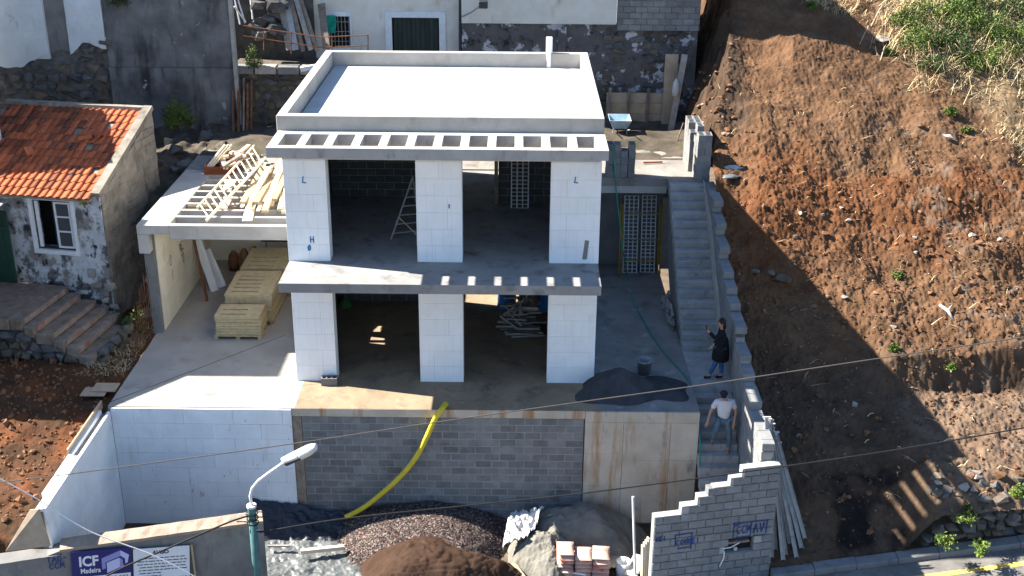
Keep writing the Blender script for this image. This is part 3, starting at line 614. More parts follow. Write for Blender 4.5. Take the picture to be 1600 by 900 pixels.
# stepped block wall on the outer side of both flights
sw = T('stepped_side_wall', 'stepped grey block wall along the hillside edge of the staircases', 'wall', (7.35, 1, -1))
WP = [(6.65, 3.45), (5.6, 3.3), (4.8, 3.1), (3.6, 2.45), (2.5, 1.9), (1.2, 1.65), (.15, 1.32), (-.95, .95), (-1.97, .72), (-3.0, .55), (-3.8, .45)]
def sw_top(s): s = math.floor(s/.8)*.8 + .4; y = 6.6 - s; return float(np.interp(y, [q[0] for q in WP][::-1], [q[1] for q in WP][::-1]))
def sw_bot(s): y = 6.6 - s; return float(np.interp(y, [-4, -.05, 1.95, 6.6], [-2.9, -.1, -.1, H-.4])) - .3
mb = MB()
for k in range(26):
    ya, yb = 6.6 - k*.4, 6.6 - (k+1)*.4; zt = sw_top(k*.4 + .2) - .24
    mb.box(7.285, 7.50, yb, ya - .002, sw_bot(k*.4) - .6, zt)
mb.build('mortar', M['mortar'], sw)
course_wall(sw, (7.25, 6.6, 0), (0, -1, 0), (-1, 0, 0), 10.4, -3.1, 3.5, m='block_light', th=.29, gap=.012, top=lambda s: sw_top(s) - .02, bottom=sw_bot, seed=21, jit=.006, c=.012)
mb = MB(); mb.add([(7.245, 6.6, H - .2), (7.245, 6.6, H + .1), (7.245, 4.9, 2.75), (7.245, 1.9, .62), (7.245, 1.9, -.05), (7.22, 6.6, H - .2), (7.22, 6.6, H + .1), (7.22, 4.9, 2.75), (7.22, 1.9, .62), (7.22, 1.9, -.05)],
    [(4, 3, 2, 1, 0), (5, 6, 7, 8, 9), (1, 2, 7, 6), (2, 3, 8, 7), (3, 4, 9, 8)])
mb.build('render_coat', M['conc_light'], sw)

# wall and beam behind the deck, right
rw = T('recess_wall', 'dark concrete rear wall under the back terrace beam beside the staircase', 'wall', (5, 8.3, 0))
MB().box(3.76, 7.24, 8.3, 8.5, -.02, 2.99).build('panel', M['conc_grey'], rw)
MB().box(3.76, 6.215, 6.99, 7.2, 2.78, 2.998).build('edge_beam', M['conc_light'], rw)
MB().box(3.8, 4.25, 8.2, 8.297, 0, 2.6).build('board', M['wood_grey'], rw)
# ================================================================ generic rough walls
def relief(parent, name, O, ex, n, L, z0, z1, m, amp=.04, freq=3, step=.08, hole=None, top=None, thick=.25, seed=0, local=False, bot=None, **kw):
    """a wall sheet with an uneven face and a real thickness (ex along, n outward)"""
    ex, n, O = Vector(ex).normalized(), Vector(n).normalized(), Vector(O)
    nx, nz = max(2, int(L/step) + 1), max(2, int((z1 - z0)/step) + 1)
    xs, zs = np.linspace(0, L, nx), np.linspace(z0, z1, nz); X, Z = np.meshgrid(xs, zs)
    D = fbm(X, Z, freq, 4, seed, .55)*2*amp
    if top is not None: Z = np.minimum(Z, top(X))
    if bot is not None: Z = np.maximum(Z, bot(X)); z0 = z0 + .6
    mb = MB(); P = [[O + ex*X[j, i] + n*D[j, i] + Vector((0, 0, Z[j, i])) for i in range(nx)] for j in range(nz)]
    vs = [p for row in P for p in row]; fs = []
    for j in range(nz-1):
        for i in range(nx-1):
            xc, zc = (xs[i]+xs[i+1])/2, (zs[j]+zs[j+1])/2
            if top is not None and zs[j] >= top(np.array([xc]))[0]: continue
            if hole and any(h[0] < xc < h[1] and h[2] < zc < h[3] for h in hole): continue
            fs.append((j*nx+i, j*nx+i+1, (j+1)*nx+i+1, (j+1)*nx+i))
    mb.add(vs, fs)
    # solid body behind the face
    b = -(amp + .01)
    segs = [(0, L, z0, None)]
    if hole:
        h = hole[0]; segs = [(0, h[0], z0, None), (h[1], L, z0, None), (h[0], h[1], z0, h[2]), (h[0], h[1], h[3], None)]
    for (a, c, zb, zt) in segs:
        if c - a < .02: continue
        k = max(1, int((c - a)/.4)) if top is not None else 1
        for q in range(k):
            xa, xb = a + (c-a)*q/k, a + (c-a)*(q+1)/k
            ta, tb = (zt, zt) if zt is not None else ((float(top(np.array([xa]))[0]), float(top(np.array([xb]))[0])) if top is not None else (z1, z1))
            f0, f1 = O + n*b, O + n*(b - thick)
            vs = [f0 + ex*xa + Vector((0,0,zb)), f0 + ex*xb + Vector((0,0,zb)), f1 + ex*xb + Vector((0,0,zb)), f1 + ex*xa + Vector((0,0,zb)),
                  f0 + ex*xa + Vector((0,0,ta)), f0 + ex*xb + Vector((0,0,tb)), f1 + ex*xb + Vector((0,0,tb)), f1 + ex*xa + Vector((0,0,ta))]
            mb.add(vs, [(3,2,1,0),(4,5,6,7),(0,1,5,4),(1,2,6,5),(2,3,7,6),(3,0,4,7)])
    # top cap from face to body
    i0 = (nz-1)*nx
    mb.add([P[nz-1][i] for i in range(nx)] + [O + ex*xs[i] + n*b + Vector((0, 0, Z[nz-1, i])) for i in range(nx)], [(i, i+1, nx+i+1, nx+i) for i in range(nx-1)])
    mb.add([P[j][0] for j in range(nz)] + [O + n*b + Vector((0, 0, Z[j, 0])) for j in range(nz)], [(j, j+1, nz+j+1, nz+j) for j in range(nz-1)])
    mb.add([P[j][nx-1] for j in range(nz)] + [O + ex*L + n*b + Vector((0, 0, Z[j, nx-1])) for j in range(nz)], [(j, j+1, nz+j+1, nz+j) for j in range(nz-1)])
    return mb.build(name, m, parent, local=local, **kw)
def stones(parent, O, ex, n, L, z0, z1, size=.3, depth=.3, mats=('rock',), seed=0, top=None, bottom=None, name='stone', hole=None, limit=300):
    r = random.Random(seed); ex, n, O = Vector(ex).normalized(), Vector(n).normalized(), Vector(O); z = z0; cnt = 0
    while z < z1:
        h = size*r.uniform(.55, .95); x = -r.uniform(0, size*.5)
        while x < L:
            wd = size*r.uniform(.7, 1.7); xc, zc = x + wd/2, z + h/2 + r.uniform(-.12, .12)*h
            if (top is None or zc < top(xc)) and (bottom is None or zc > bottom(xc)) and not (hole and hole(xc, zc)) and xc < L and cnt < limit:
                p = O + ex*xc + n*(r.uniform(-.06, .03) - depth*.2); p.z = O.z + zc if False else zc
                mt = frame(p, ex, -n, (0, 0, 1)) @ Matrix.Rotation(r.uniform(-.25, .25), 4, 'Y') @ Matrix.Rotation(r.choice((0, math.pi)) , 4, 'Z') @ Matrix.Diagonal((wd*1.12, depth*r.uniform(.8, 1.2), h*1.18, 1))
                piece(name, rockmesh(r.randrange(9), r.choice(mats)), None, parent, mt); cnt += 1
            x += wd
        z += h
    return cnt

ORD = ['first', 'second', 'third', 'fourth', 'fifth', 'sixth', 'seventh', 'eighth', 'ninth', 'tenth', 'eleventh', 'twelfth', 'thirteenth', 'fourteenth', 'fifteenth', 'sixteenth']
# ================================================================ CARPORT
cp = T('carport', 'concrete carport frame with open joists, left of the white house', 'carport', (-6, 5, 0))
MB().cbox(-8.2, -7.35, 2.45, 7.44, 2.99, H - .003, c=.01).build('side_beam', M['conc_light'], cp)
MB().cbox(-7.348, -3.77, 2.45, 2.62, 2.86, H, c=.01).build('front_beam', M['conc_light'], cp)
MB().cbox(-8.2, -7.92, 2.45, 2.75, 2.45, 2.985, c=.01).build('beam_drop', M['conc_light'], cp)
MB().cbox(-7.348, -3.77, 7.1, 7.44, 2.99, H, c=.01).build('rear_beam', M['conc_light'], cp)
for k in range(8):
    y = 3.13 + k*.545
    MB().cbox(-7.347, -3.77, y, y + .12, 3.02, H, c=.008).build('joist', M['conc_light'], cp)
    if k == 2: MB().box(-7.3, -5.9, y - .03, y - .003, 3.03, 3.2).build('joist_form', M['wood'], cp)
wl = MB().box(-8.05, -7.97, 2.95, 8.3, -.02, 2.985).build('side_wall', M['mortar'], cp)
course_wall(wl, (-7.9, 2.95, 0), (0, 1, 0), (1, 0, 0), 5.3, 0, 2.94, bl=1.2, bh=.42, th=.07, gap=.006, m='foam_dirty', name='foam_block', jit=.003, c=.003, seed=8)
MB().box(-8.05, -3.76, 8.3, 8.5, -.02, 2.985).build('rear_wall', M['foam_dirty'], cp)
MB().box(-8.18, -7.92, 2.755, 2.945, -.02, 2.985).build('pier', M['conc_grey'], cp)
mb = MB()
for k in range(3): scrawl(mb, ['RE', 'CC', 'U'][k], 2.05 + .1*k, 1.55 - k*.22, .2, (-7.895, 2.95, 0), (0, 1, 0), (0, 0, 1), (1, 0, 0), .03)
scrawl(mb, 'O', 1.0, 1.5, .3, (-7.895, 2.95, 0), (0, 1, 0), (0, 0, 1), (1, 0, 0), .025); scrawl(mb, 'I', 1.05, 1.05, .3, (-7.895, 2.95, 0), (0, 1, 0), (0, 0, 1), (1, 0, 0), .025)
scrawl(mb, 'AL', 3.6, 1.9, .3, (-7.895, 2.95, 0), (0, 1, 0), (0, 0, 1), (1, 0, 0), .04); scrawl(mb, 'VC', 3.7, 1.2, .25, (-7.895, 2.95, 0), (0, 1, 0), (0, 0, 1), (1, 0, 0), .04)
mb.build('spray_mark', M['black_ink'], wl, kind='stuff')
# steel mesh along the deck's left edge
mesh_ = T('steel_mesh', 'rusty steel reinforcing mesh standing along the left deck edge by the carport', 'mesh', (-8.12, 2.2, 0))
for k in range(13):
    y = .9 + k*.16; MB().tube([(-8.14, y, -.1), (-8.14 - .02*math.sin(k), y + .03, 1.1 + .1*math.sin(k*2.3) + k*.08)], .008, 5).build('wire', M['rust'], mesh_)
for k in range(5):
    z = .15 + k*.26; MB().tube([(-8.135, 1.0 + k*.12, z), (-8.15, 2.9, z + .02)], .008, 5).build('wire', M['rust'], mesh_)

# slotted board stacks on pallets
def pallet(x0, x1, y0, y1, label):
    t = T('pallet', label, 'pallet', ((x0+x1)/2, (y0+y1)/2, 0), 0, 'pallets under the board stacks')
    for k in range(3):
        xx = x0 + (x1 - x0 - .1)*k/2
        for j in range(2):
            yy = y0 + .04 + (y1 - y0 - .22)*j
            MB().box(xx, xx + .1, yy, yy + .14, .012, .1).build('block', M['wood'], t)
        MB().box(xx, xx + .1, y0 + .02, y1 - .02, .0, .012).build('runner', M['wood'], t)
    for k in range(5):
        yy = y0 + (y1 - y0 - .12)*k/4
        MB().box(x0, x1, yy, yy + .12, .1, .122).build('deck_board', M['wood'], t)
_bm = {}
def boards(x0, x1, y0, y1, z0, n, th, slots, grp, label, seed):
    r = random.Random(seed); lx, ly = x1 - x0, y1 - y0
    key = (round(lx, 2), round(ly, 2), slots)
    for i in range(n):
        z = z0 + i*th; top = i >= n - 3
        mb = MB()
        if top:
            # three slots cut through the top board
            sy = [ly*(.10 + .80*k/slots) for k in range(slots)]; sw_ = .07
            sx0, sx1 = lx*.12, lx*.68; yy = [0] + [v for s in sy for v in (s, s + sw_)] + [ly]
            mb.box(0, sx0, 0, ly, 0, th - .004); mb.box(sx1, lx, 0, ly, 0, th - .004)
            for a, b in zip(yy[0::2], yy[1::2]): mb.box(sx0, sx1, a, b, 0, th - .004)
        else: mb.box(0, lx, 0, ly, 0, th - .006)
        dx, dy = r.uniform(-.018, .018), r.uniform(-.018, .018)
        k2 = (key, top)
        if k2 not in _bm:
            me = mb.mesh('slotted_board'); me.materials.append(M['straw_board']); _bm[k2] = me
        o = addobj('slotted_board', _bm[k2], None, None, Matrix.Translation((x0 + dx, y0 + dy, z)) @ Matrix.Rotation(r.uniform(-.012, .012), 4, 'Z'))
        tag(o, label + ', %s from the bottom' % ORD[i] + (' with open slots' if top else ''), 'board', grp)
pallet(-6.42, -5.14, 2.36, 3.25, 'wooden pallet at the deck shadow edge under the front board stack')
boards(-6.36, -5.14, 2.42, 3.22, .125, 11, .052, 2, 'yellow slotted boards, front stack', 'yellow slotted board in the front low stack', 1)
pallet(-6.3, -5.0, 3.36, 5.2, 'wooden pallet under the middle board stack')
boards(-6.3, -5.0, 3.38, 5.15, .125, 15, .052, 5, 'yellow slotted boards, middle stack', 'yellow slotted board in the middle stack', 2)
pallet(-6.3, -4.9, 5.35, 7.2, 'wooden pallet under the rear board stack')
boards(-6.3, -4.9, 5.36, 7.1, .125, 15, .052, 4, 'yellow slotted boards, rear stack', 'yellow slotted board in the rear stack', 3)
# things in the carport
MB().beam((-7.25, 5.0, .0), (-7.8, 5.75, 2.75), .18, .04, up=(1, 0, 0)).build('brown_plank', M['wood_brown'], label='dark brown plank leaning on the carport side wall', cat='plank')
for k, (y, z, dx) in enumerate([(6.25, 1.45, .0), (6.55, 1.0, .16)]):
    mb = MB(); mb.beam((-7.2 + dx, y - .5, 0), (-7.72 + dx, y, z), .22, .12, up=(0, 1, .2)); mb.build('foam_strip', M['foam'], label=['tall white foam strip leaning on the carport wall', 'short white foam strip in front of the tall one'][k], cat='foam strip', bevel=.01)
mb = MB()
for k in range(4):
    mb.tube([(-6.6 + k*.22, 7.4 + .2*math.sin(k), .02), (-6.65 + k*.22, 7.75, 1.0 + .15*math.sin(k*2)), (-6.6 + k*.2, 8.15, .9)], .07, 6)
o = None
for k in range(3):
    MB().lathe((-7.0 + k*.38, 7.5 - .2*k, 0), [(.0, 0), (.18, 0), (.2, .25 + .1*k), (.14, .5 + .12*k), (.06, .62 + .15*k), (0, .64 + .15*k)], 10).build('dark_sack', M['wood_brown'], smooth=True, label=['small brown sack nearest the carport wall', 'brown sack in the middle at the carport rear', 'tall brown sack at the carport rear'][k], cat='sack')
tr = T('trestle', 'dark metal trestle at the back of the carport', 'trestle', (-5.75, 7.9, 0))
for x in (-6.1, -5.4):
    for y in (7.7, 8.1): MB().tube([(x, y, 0), (x + .05, 7.9, .8)], .02, 6).build('leg', M['steel'], tr)
MB().box(-6.2, -5.3, 7.85, 7.95, .8, .86).build('top', M['dark_metal'], tr)
for k in range(3): MB().beam((-4.6 + .2*k, 7.6, 0), (-5.3 + .25*k, 8.2, 1.9 - .2*k), .1, .04).build('grey_prop', M['steel'], label=['long grey metal prop leaning at the carport rear, leftmost', 'grey metal prop leaning at the carport rear, middle', 'short grey metal prop leaning at the carport rear, rightmost'][k], cat='prop')
MB().tube([(-8.25, 2.85, 1.55), (-7.9, 2.82, 1.42)], .05, 8).build('timber_stub', M['wood_old'], label='short round timber sticking out beside the carport pier', cat='timber')
# things on the carport roof
def ladder(a0, a1, b0, b1, n, label, m='wood_pale', rw=.045, name='wooden_ladder'):
    a0, a1, b0, b1 = map(Vector, (a0, a1, b0, b1)); t = T(name, label, 'ladder', a0)
    MB().beam(a0, a1, rw, rw*1.4).build('rail', M[m], t); MB().beam(b0, b1, rw, rw*1.4).build('rail', M[m], t)
    for k in range(n):
        f = (k + .6)/n; MB().beam(a0.lerp(a1, f), b0.lerp(b1, f), .03, .03).build('rung', M[m], t)
ladder(PZ(308, 325, 3.30), PZ(397, 228, 3.75), PZ(322, 345, 3.30), PZ(411, 252, 3.75), 13, 'pale wooden ladder lying across the carport joists')
r = random.Random(12)
for k in range(16):
    u0 = 372 + k*4.6 + r.uniform(-3, 3); a = PZ(u0 + 6, 322 + r.uniform(-14, 10) + (k > 9)*4, 3.31 + .05*(k % 3)); b = PZ(min(452, u0 + 42 + r.uniform(-8, 8)), 256 + r.uniform(-8, 8), 3.33 + .09*(k % 4) + .05)
    if b.x > -3.95: b.x = -3.95 - .03*(k % 3)
    if a.x > -3.95: a.x = -3.95 - .03*(k % 4)
    MB().beam(a, b, .10 + .06*(k % 2), .035 + .05*(k % 2)).build('timber_plank', M['wood' if k % 3 else 'wood_pale'], label='loose yellow timber plank on the carport roof, %s from the left' % ORD[k], cat='plank', group='planks heaped on the carport roof')
for k, (p, q, lab) in enumerate([((386, 345), (393, 318), 'wide white board laid across the front joists'), ((352, 300), (362, 283), 'pale board laid across the middle joists under the ladder'), ((347, 326), (357, 308), 'pale board between joists right of the ladder foot')]):
    a, b = PZ(*p, 3.275), PZ(*q, 3.275); MB().beam(a, b, .26, .03).build('loose_board', M['wood_pale'], label=lab, cat='board')
bx = T('red_crate', 'low reddish brown wooden crate on the rear left of the carport roof', 'crate', PZ(338, 272, H))
a = PZ(319, 273, H); xa, ya = a.x, a.y
for q in [(0, .85, 0, .03), (0, .85, .87, .9), (0, .03, .03, .87), (.82, .85, .03, .87)]: MB().box(xa + q[0], xa + q[1], ya + q[2], ya + q[3], H + .003, H + .24).build('side', M['redbox'], bx)
MB().box(xa + .03, xa + .82, ya + .03, ya + .87, H + .003, H + .03).build('bottom', M['redbox'], bx)
for k in range(22):
    p = Vector((xa + r.uniform(0, 1.5), ya + r.uniform(.1, 1.5), H + .12 + r.uniform(0, .4))); d = Vector((r.uniform(-1, 1), r.uniform(-1, 1), r.uniform(-.2, .5))).normalized()*r.uniform(.15, .35)
    MB().beam(p - d, p + d, r.uniform(.08, .2), r.uniform(.03, .08)).build('wood_scrap', M['wood_old' if k % 3 == 0 else 'wood_pale'], label='splintered wood scrap in the heap over the red crate', cat='wood scrap', group='wood scraps heaped at the crate')
for k in range(3): MB().beam(PZ(322 + k*4, 262, 3.4), PZ(352 + k*5, 226, 4.0), .07, .04).build('batten', M['wood_pale'], label='thin pale batten sticking up from the scrap heap, %s from the left' % ORD[k], cat='batten', group='battens in the scrap heap')

# ================================================================ COTTAGE
CA = R(-9.4); ct = T('old_cottage', 'old stone cottage with orange tiled roof and peeling white front', 'cottage', (-9.57, 3.82, 0), CA)
CO = Vector((-9.57, 3.82, 0)); cex = Vector((math.cos(CA), math.sin(CA), 0)); cey = Vector((-math.sin(CA), math.cos(CA), 0))
def CL(x, y, z): return CO + cex*x + cey*y + Vector((0, 0, z))
relief(ct, 'front_wall', (-4.6, 0, 0), (1, 0, 0), (0, -1, 0), 4.6, -.5, 3.55, M['plaster_white'], amp=.05, freq=3.2, step=.07, hole=[(2.56, 3.72, 1.92, 3.38)], thick=.3, seed=5, local=True)
gt = lambda s: 3.55 + np.clip(s, 0, 3.5)*.43
relief(ct, 'gable_wall', (0.03, .06, 0), (0, 1, 0), (1, 0, 0), 3.45, -.5, 5.1, M['gable'], amp=.055, freq=1.6, step=.06, thick=.28, seed=6, local=True, top=gt)
gw = [c for c in ct.children if c.name.startswith('gable')][0]
course_wall(gw, CL(.045, .02, 0), cey, cex, 3.46, -.4, 5.1, bl=.40, bh=.22, th=.05, gap=.012, m='gable', top=lambda s: 3.45 + s*.43 - .08, seed=31, jit=.012, c=.014)
MB().beam((-.08, -.05, 3.62), (-.08, 3.55, 3.62 + 3.6*.43), .26, .14).build('coping', M['gable'], ct, local=True)
MB().beam((-4.6, 3.52, 5.13), (0, 3.52, 5.13), .22, .12).build('ridge_cap', M['gable'], ct, local=True)
MB().box(-4.6, -.3, 3.4, 3.6, 0, 5.06).build('rear_wall', M['gable'], ct, local=True)
# roof boards under the tiles, then every tile
sl_ = math.hypot(3.72, 3.72*.43); th_ = math.atan(.43)
mb = MB(); mb.add([(-4.6, -.16, 3.50), (-.2, -.16, 3.50), (-.2, 3.5, 5.07), (-4.6, 3.5, 5.07), (-4.6, -.16, 3.44), (-.2, -.16, 3.44), (-.2, 3.5, 5.01), (-4.6, 3.5, 5.01)], [(0,1,2,3),(7,6,5,4),(0,4,5,1),(1,5,6,2),(2,6,7,3),(3,7,4,0)])
roof = mb.build('roof', M['wood_old'], ct, local=True)
def tilemesh(m, key):
    prof = [(-.105, .0), (-.06, .0), (-.02, .004), (.01, .03), (.05, .045), (.085, .03), (.108, .002)]
    mb = MB(); Lt = .40; n = len(prof)
    vs = [(x, 0, z + .03) for x, z in prof] + [(x, Lt, z) for x, z in prof] + [(x, 0, z + .008) for x, z in prof]
    mb.add(vs, [(i, i+1, n+i+1, n+i) for i in range(n-1)] + [(2*n+i, 2*n+i+1, i+1, i) for i in range(n-1)], 0)
    me = mb.mesh('tile'); me.materials.append(M[m]); return me
tms = [tilemesh('tile', 0), tilemesh('tile_old', 1)]
r = random.Random(17); nrow, ncol = 12, 20
dirs = Vector((0, math.cos(th_), math.sin(th_)))
for i in range(nrow):
    for j in range(ncol):
        if (i, j) in ((6, 4), (8, 7), (9, 3), (3, 1)): continue
        x = -.31 - j*.213; s = -.02 + i*.335
        old = r.random() < (.25 + (.35 if (j > 10 and i > 8) else 0))
        base = Vector((x + r.uniform(-.006, .006), -.18, 3.515)) + dirs*(s + r.uniform(-.012, .012) + (.02 if r.random() < .06 else 0))
        mt = Matrix.Translation(base) @ Matrix.Rotation(th_ + r.uniform(-.012, .012), 4, 'X') @ Matrix.Rotation(r.gauss(0, .018), 4, 'Z')
        o = piece('roof_tile', tms[1 if old else 0], None, roof, None); o.matrix_basis = mt
for k, (x, s) in enumerate([(-.95, 2.55), (-1.2, 2.55), (-3.1, 2.9), (-2.9, 1.9)]):
    o = piece('roof_tile', tms[0], None, roof, None); o.matrix_basis = Matrix.Translation(Vector((x, -.18, 3.58)) + dirs*s) @ Matrix.Rotation(th_, 4, 'X') @ Matrix.Rotation(.9 + k, 4, 'Z')
# window
wf = MB(); x0, x1, z0, z1 = -2.04, -.88, 1.92, 3.38
for q in [(x0-.1, x1+.1, z0-.12, z0), (x0-.1, x1+.1, z1, z1+.1), (x0-.1, x0, z0, z1), (x1, x1+.1, z0, z1)]: wf.box(q[0], q[1], -.055, .03, q[2], q[3])
win = wf.build('window', M['white_paint'], ct, local=True)
mb = MB()
for q in [(x0, x1, z0, z0+.05), (x0, x1, z1-.05, z1), (x0, x0+.05, z0+.05, z1-.05), (x1-.05, x1, z0+.05, z1-.05), ((x0+x1)/2-.03, (x0+x1)/2+.03, z0+.05, z1-.05)]: mb.box(q[0], q[1], .06, .12, q[2], q[3])
mb.build('frame', M['dark_green'], win, local=True)
for xa, xb, ang in [((x0+x1)/2 + .04, x1 - .06, 0), (x0 + .06, x0 + .16, 0)]:
    mb = MB(); za, zb = z0 + .06, z1 - .06
    for q in [(xa, xb, za, za+.05), (xa, xb, zb-.05, zb), (xa, xa+.05, za+.05, zb-.05), (xb-.05, xb, za+.05, zb-.05)]: mb.box(q[0], q[1], .02, .058, q[2], q[3])
    if xb - xa > .3:
        for f in (.36, .68): mb.box(xa + .05, xb - .05, .02, .058, za + (zb-za)*f - .02, za + (zb-za)*f + .02)
        MB().box(xa + .05, xb - .05, .06, .065, za + .05, zb - .05).build('pane', M['glass'], win, local=True)
    mb.build('sash', M['white_paint'], win, local=True)
mb = MB(); n = 12; vs = []
for i in range(n+1):
    xx = (x0+x1)/2 + .06 + .46*i/n; yy = .16 + .02*math.sin(i*2.2); vs += [(xx, yy, z0 + .1), (xx, yy, z1 - .1)]
mb.add(vs, [(2*i, 2*i+2, 2*i+3, 2*i+1) for i in range(n)]); mb.build('curtain', M['curtain'], win, local=True)
MB().box(-4.5, -.4, .9, .95, -.4, 3.4).build('inner_dark_wall', M['black_in'], ct, local=True)
MB().box(-.62, -.42, -.075, .02, 1.18, 1.42).build('meter_box', M['wood_grey'], ct, local=True)
MB().box(-2.35, -.3, -.07, -.02, 3.47, 3.54).build('eave_board', M['white_paint'], ct, local=True)
# lower corner stones of the front
bs = MB().box(-2.2, -.02, .0, .05, -.5, .9).build('base_course', M['rock'], ct, local=True)
stones(bs, CL(-2.1, -.06, 0), cex, -cey, 2.12, -.35, .85, .26, .16, ('plaster_white', 'rock', 'rock_pale'), 4)
# green door, shed front and small sheet roof at the picture's left edge
gd = T('green_gate', 'dark green plank gate left of the cottage window', 'gate', CL(-3.1, -.3, .5), CA)
for k in range(7):
    x = -3.95 + k*.19; MB().box(x, x + .18, -.36, -.32, .55, 3.1).build('plank', M['green_door'], gd, local=False) if False else MB().add([CL(a, b, c) for a, b, c in [(x,-.36,.5),(x+.18,-.36,.5),(x+.18,-.32,.5),(x,-.32,.5),(x,-.36,3.1),(x+.18,-.36,3.1),(x+.18,-.32,3.1),(x,-.32,3.1)]], [(3,2,1,0),(4,5,6,7),(0,1,5,4),(1,2,6,5),(2,3,7,6),(3,0,4,7)]).build('plank', M['green_door'], gd)
for z in (1.1, 2.6): MB().beam(CL(-3.95, -.385, z), CL(-2.62, -.385, z), .04, .1).build('rail', M['green_door'], gd)
MB().add([CL(a, b, c) for a, b, c in [(-5, -.9, 3.1), (-2.75, -.9, 3.1), (-2.75, .0, 3.3), (-5, .0, 3.3), (-5, -.9, 3.13), (-2.75, -.9, 3.13), (-2.75, .0, 3.33), (-5, .0, 3.33)]], [(3,2,1,0),(4,5,6,7),(0,1,5,4),(1,2,6,5),(2,3,7,6),(3,0,4,7)]).build('sheet_roof', M['steel'], label='pale metal sheet roof over the green gate', cat='roof')
# entrance steps
es = T('cottage_steps', 'worn stone steps with faded red risers below the cottage', 'steps', CL(-.7, -1.7, 0), CA)
sx = [-3.6, -1.48, -1.12, -.78, -.33, 0.0, .36, .75]; sz = [.98, .98, .81, .63, .46, .29, .12]
for k in range(7):
    a, b = sx[k], sx[k+1]
    if k == 0: a = -4.2
    c = [CL(a, -2.72 + .03*(k % 3), sz[k] - .3), CL(b, -2.74 + .04*(k % 2), sz[k] - .3), CL(b, -.3, sz[k] - .3), CL(a, -.3, sz[k] - .3)]
    d = [p + Vector((0, 0, .3 + rng.uniform(-.01, .01))) for p in c]
    s_ = MB().add(c + d, [(3,2,1,0),(4,5,6,7),(0,1,5,4),(1,2,6,5),(2,3,7,6),(3,0,4,7)]).build('step', M['step_top'], es, bevel=.02)
    MB().beam(CL(b + .006, -2.6, sz[k] - .075), CL(b + .006, -.5, sz[k] - .075), .02, .13).build('riser_face', M['red_paint' if k < 1 else 'step_riser'], s_)
sb = T('step_base_wall', 'dark rubble stone wall carrying the cottage steps', 'wall', CL(-1, -2.8, -.5), CA)
MB().add([CL(a, b, c) for b in (-2.6, -1.2) for a, c in ((-5, -.9), (.9, -.9), (.9, -.15), (-1.4, .66), (-5, .66))], [(0,1,2,3,4),(9,8,7,6,5),(0,5,6,1),(1,6,7,2),(2,7,8,3),(3,8,9,4)]).build('core', M['rock'], sb)
stones(sb, CL(-4.4, -2.72, 0), cex, -cey, 5.5, -1.0, .7, .30, .3, ('rock', 'rock', 'rock_brown'), 8, top=lambda s: .66 if s < 3.0 else .66 - (s-3.0)*.33)
stones(sb, CL(1.0, -2.5, 0), cey, cex, 2.6, -.5, .15, .32, .3, ('rock_brown', 'rock'), 9)

# neighbours outside the picture on the left that shade the cottage roof and the deck
nb = T('neighbour_house', 'tall pale neighbour house beyond the left picture edge', 'house', (-15, 3, -1))
mb = MB(); mb.box(-17.5, -12.75, 2.15, 3.98, -1, 7.4); mb.build('front_wing', M['plaster'], nb)
mb = MB(); mb.box(-18.5, -13.1, 5.75, 6.35, -1, 7.35); mb.box(-18, -14.1, 6.36, 8.2, -1, 8.3); mb.box(-20, -15.6, 9.1, 11.2, -1, 11.0); mb.build('rear_wing', M['plaster'], nb)
mb = MB(); mb.add([(x_, y_, z_) for x_ in (-17.5, -12.65) for y_, z_ in ((-.75, -1), (2.14, -1), (2.14, 5.6), (-.75, 3.9))], [(0,1,2,3),(7,6,5,4),(0,4,5,1),(1,5,6,2),(2,6,7,3),(3,7,4,0)]); mb.build('lean_to', M['plaster'], nb)
# ================================================================ BUILDINGS AND WALLS BEHIND
# white store building behind the roof, with barred window and double door
YB = 14.0
def bx(u, v, y=YB): p = PY(u, v, y); return p.x, p.z
wb = T('white_store', 'weathered cream rendered building behind the roof with dark double door', 'building', (-2.8, YB, 5))
xw0, _ = bx(458, 40); xw1, _ = bx(718, 40)
dx0, dz1 = bx(612, 27); dx1, _ = bx(686, 27); wx0, wz1 = bx(513, 25); wx1, wz0 = bx(549, 74)
relief(wb, 'wall', (xw0, YB, 0), (1, 0, 0), (0, -1, 0), dx0 - xw0, 4.6, 11.2, M['plaster_cream'], amp=.02, step=.12, hole=[(wx0 - xw0, wx1 - xw0, wz0, wz1)], seed=3)
relief(wb, 'wall', (dx1, YB, 0), (1, 0, 0), (0, -1, 0), xw1 - dx1, 4.6, 11.2, M['plaster_cream'], amp=.02, step=.12, seed=4)
relief(wb, 'wall', (dx0, YB, 0), (1, 0, 0), (0, -1, 0), dx1 - dx0, dz1, 11.2, M['plaster_cream'], amp=.02, step=.12, seed=5)
MB().box(xw0, xw1, YB + .4, YB + 5, 4.6, 11.15).build('body', M['plaster_cream'], wb)
dr = MB().box(dx0, dx1, YB + .12, YB + .16, 4.8, dz1).build('door', M['black_in'], wb)
nd = 10
for k in range(nd):
    a = dx0 + .03 + (dx1 - dx0 - .06)*k/nd; b = dx0 + .03 + (dx1 - dx0 - .06)*(k+1)/nd
    MB().cbox(a + .004, b - .004, YB + .08, YB + .118, 4.8, dz1 - .02, c=.006).build('door_plank', M['dark_green'], dr)
for q in [(dx0 - .22, dx0, 4.8, dz1 + .2), (dx1, dx1 + .22, 4.8, dz1 + .2), (dx0, dx1, dz1, dz1 + .2)]: MB().box(q[0], q[1], YB - .05, YB + .1, q[2], q[3]).build('door_surround', M['white_paint'], wb)
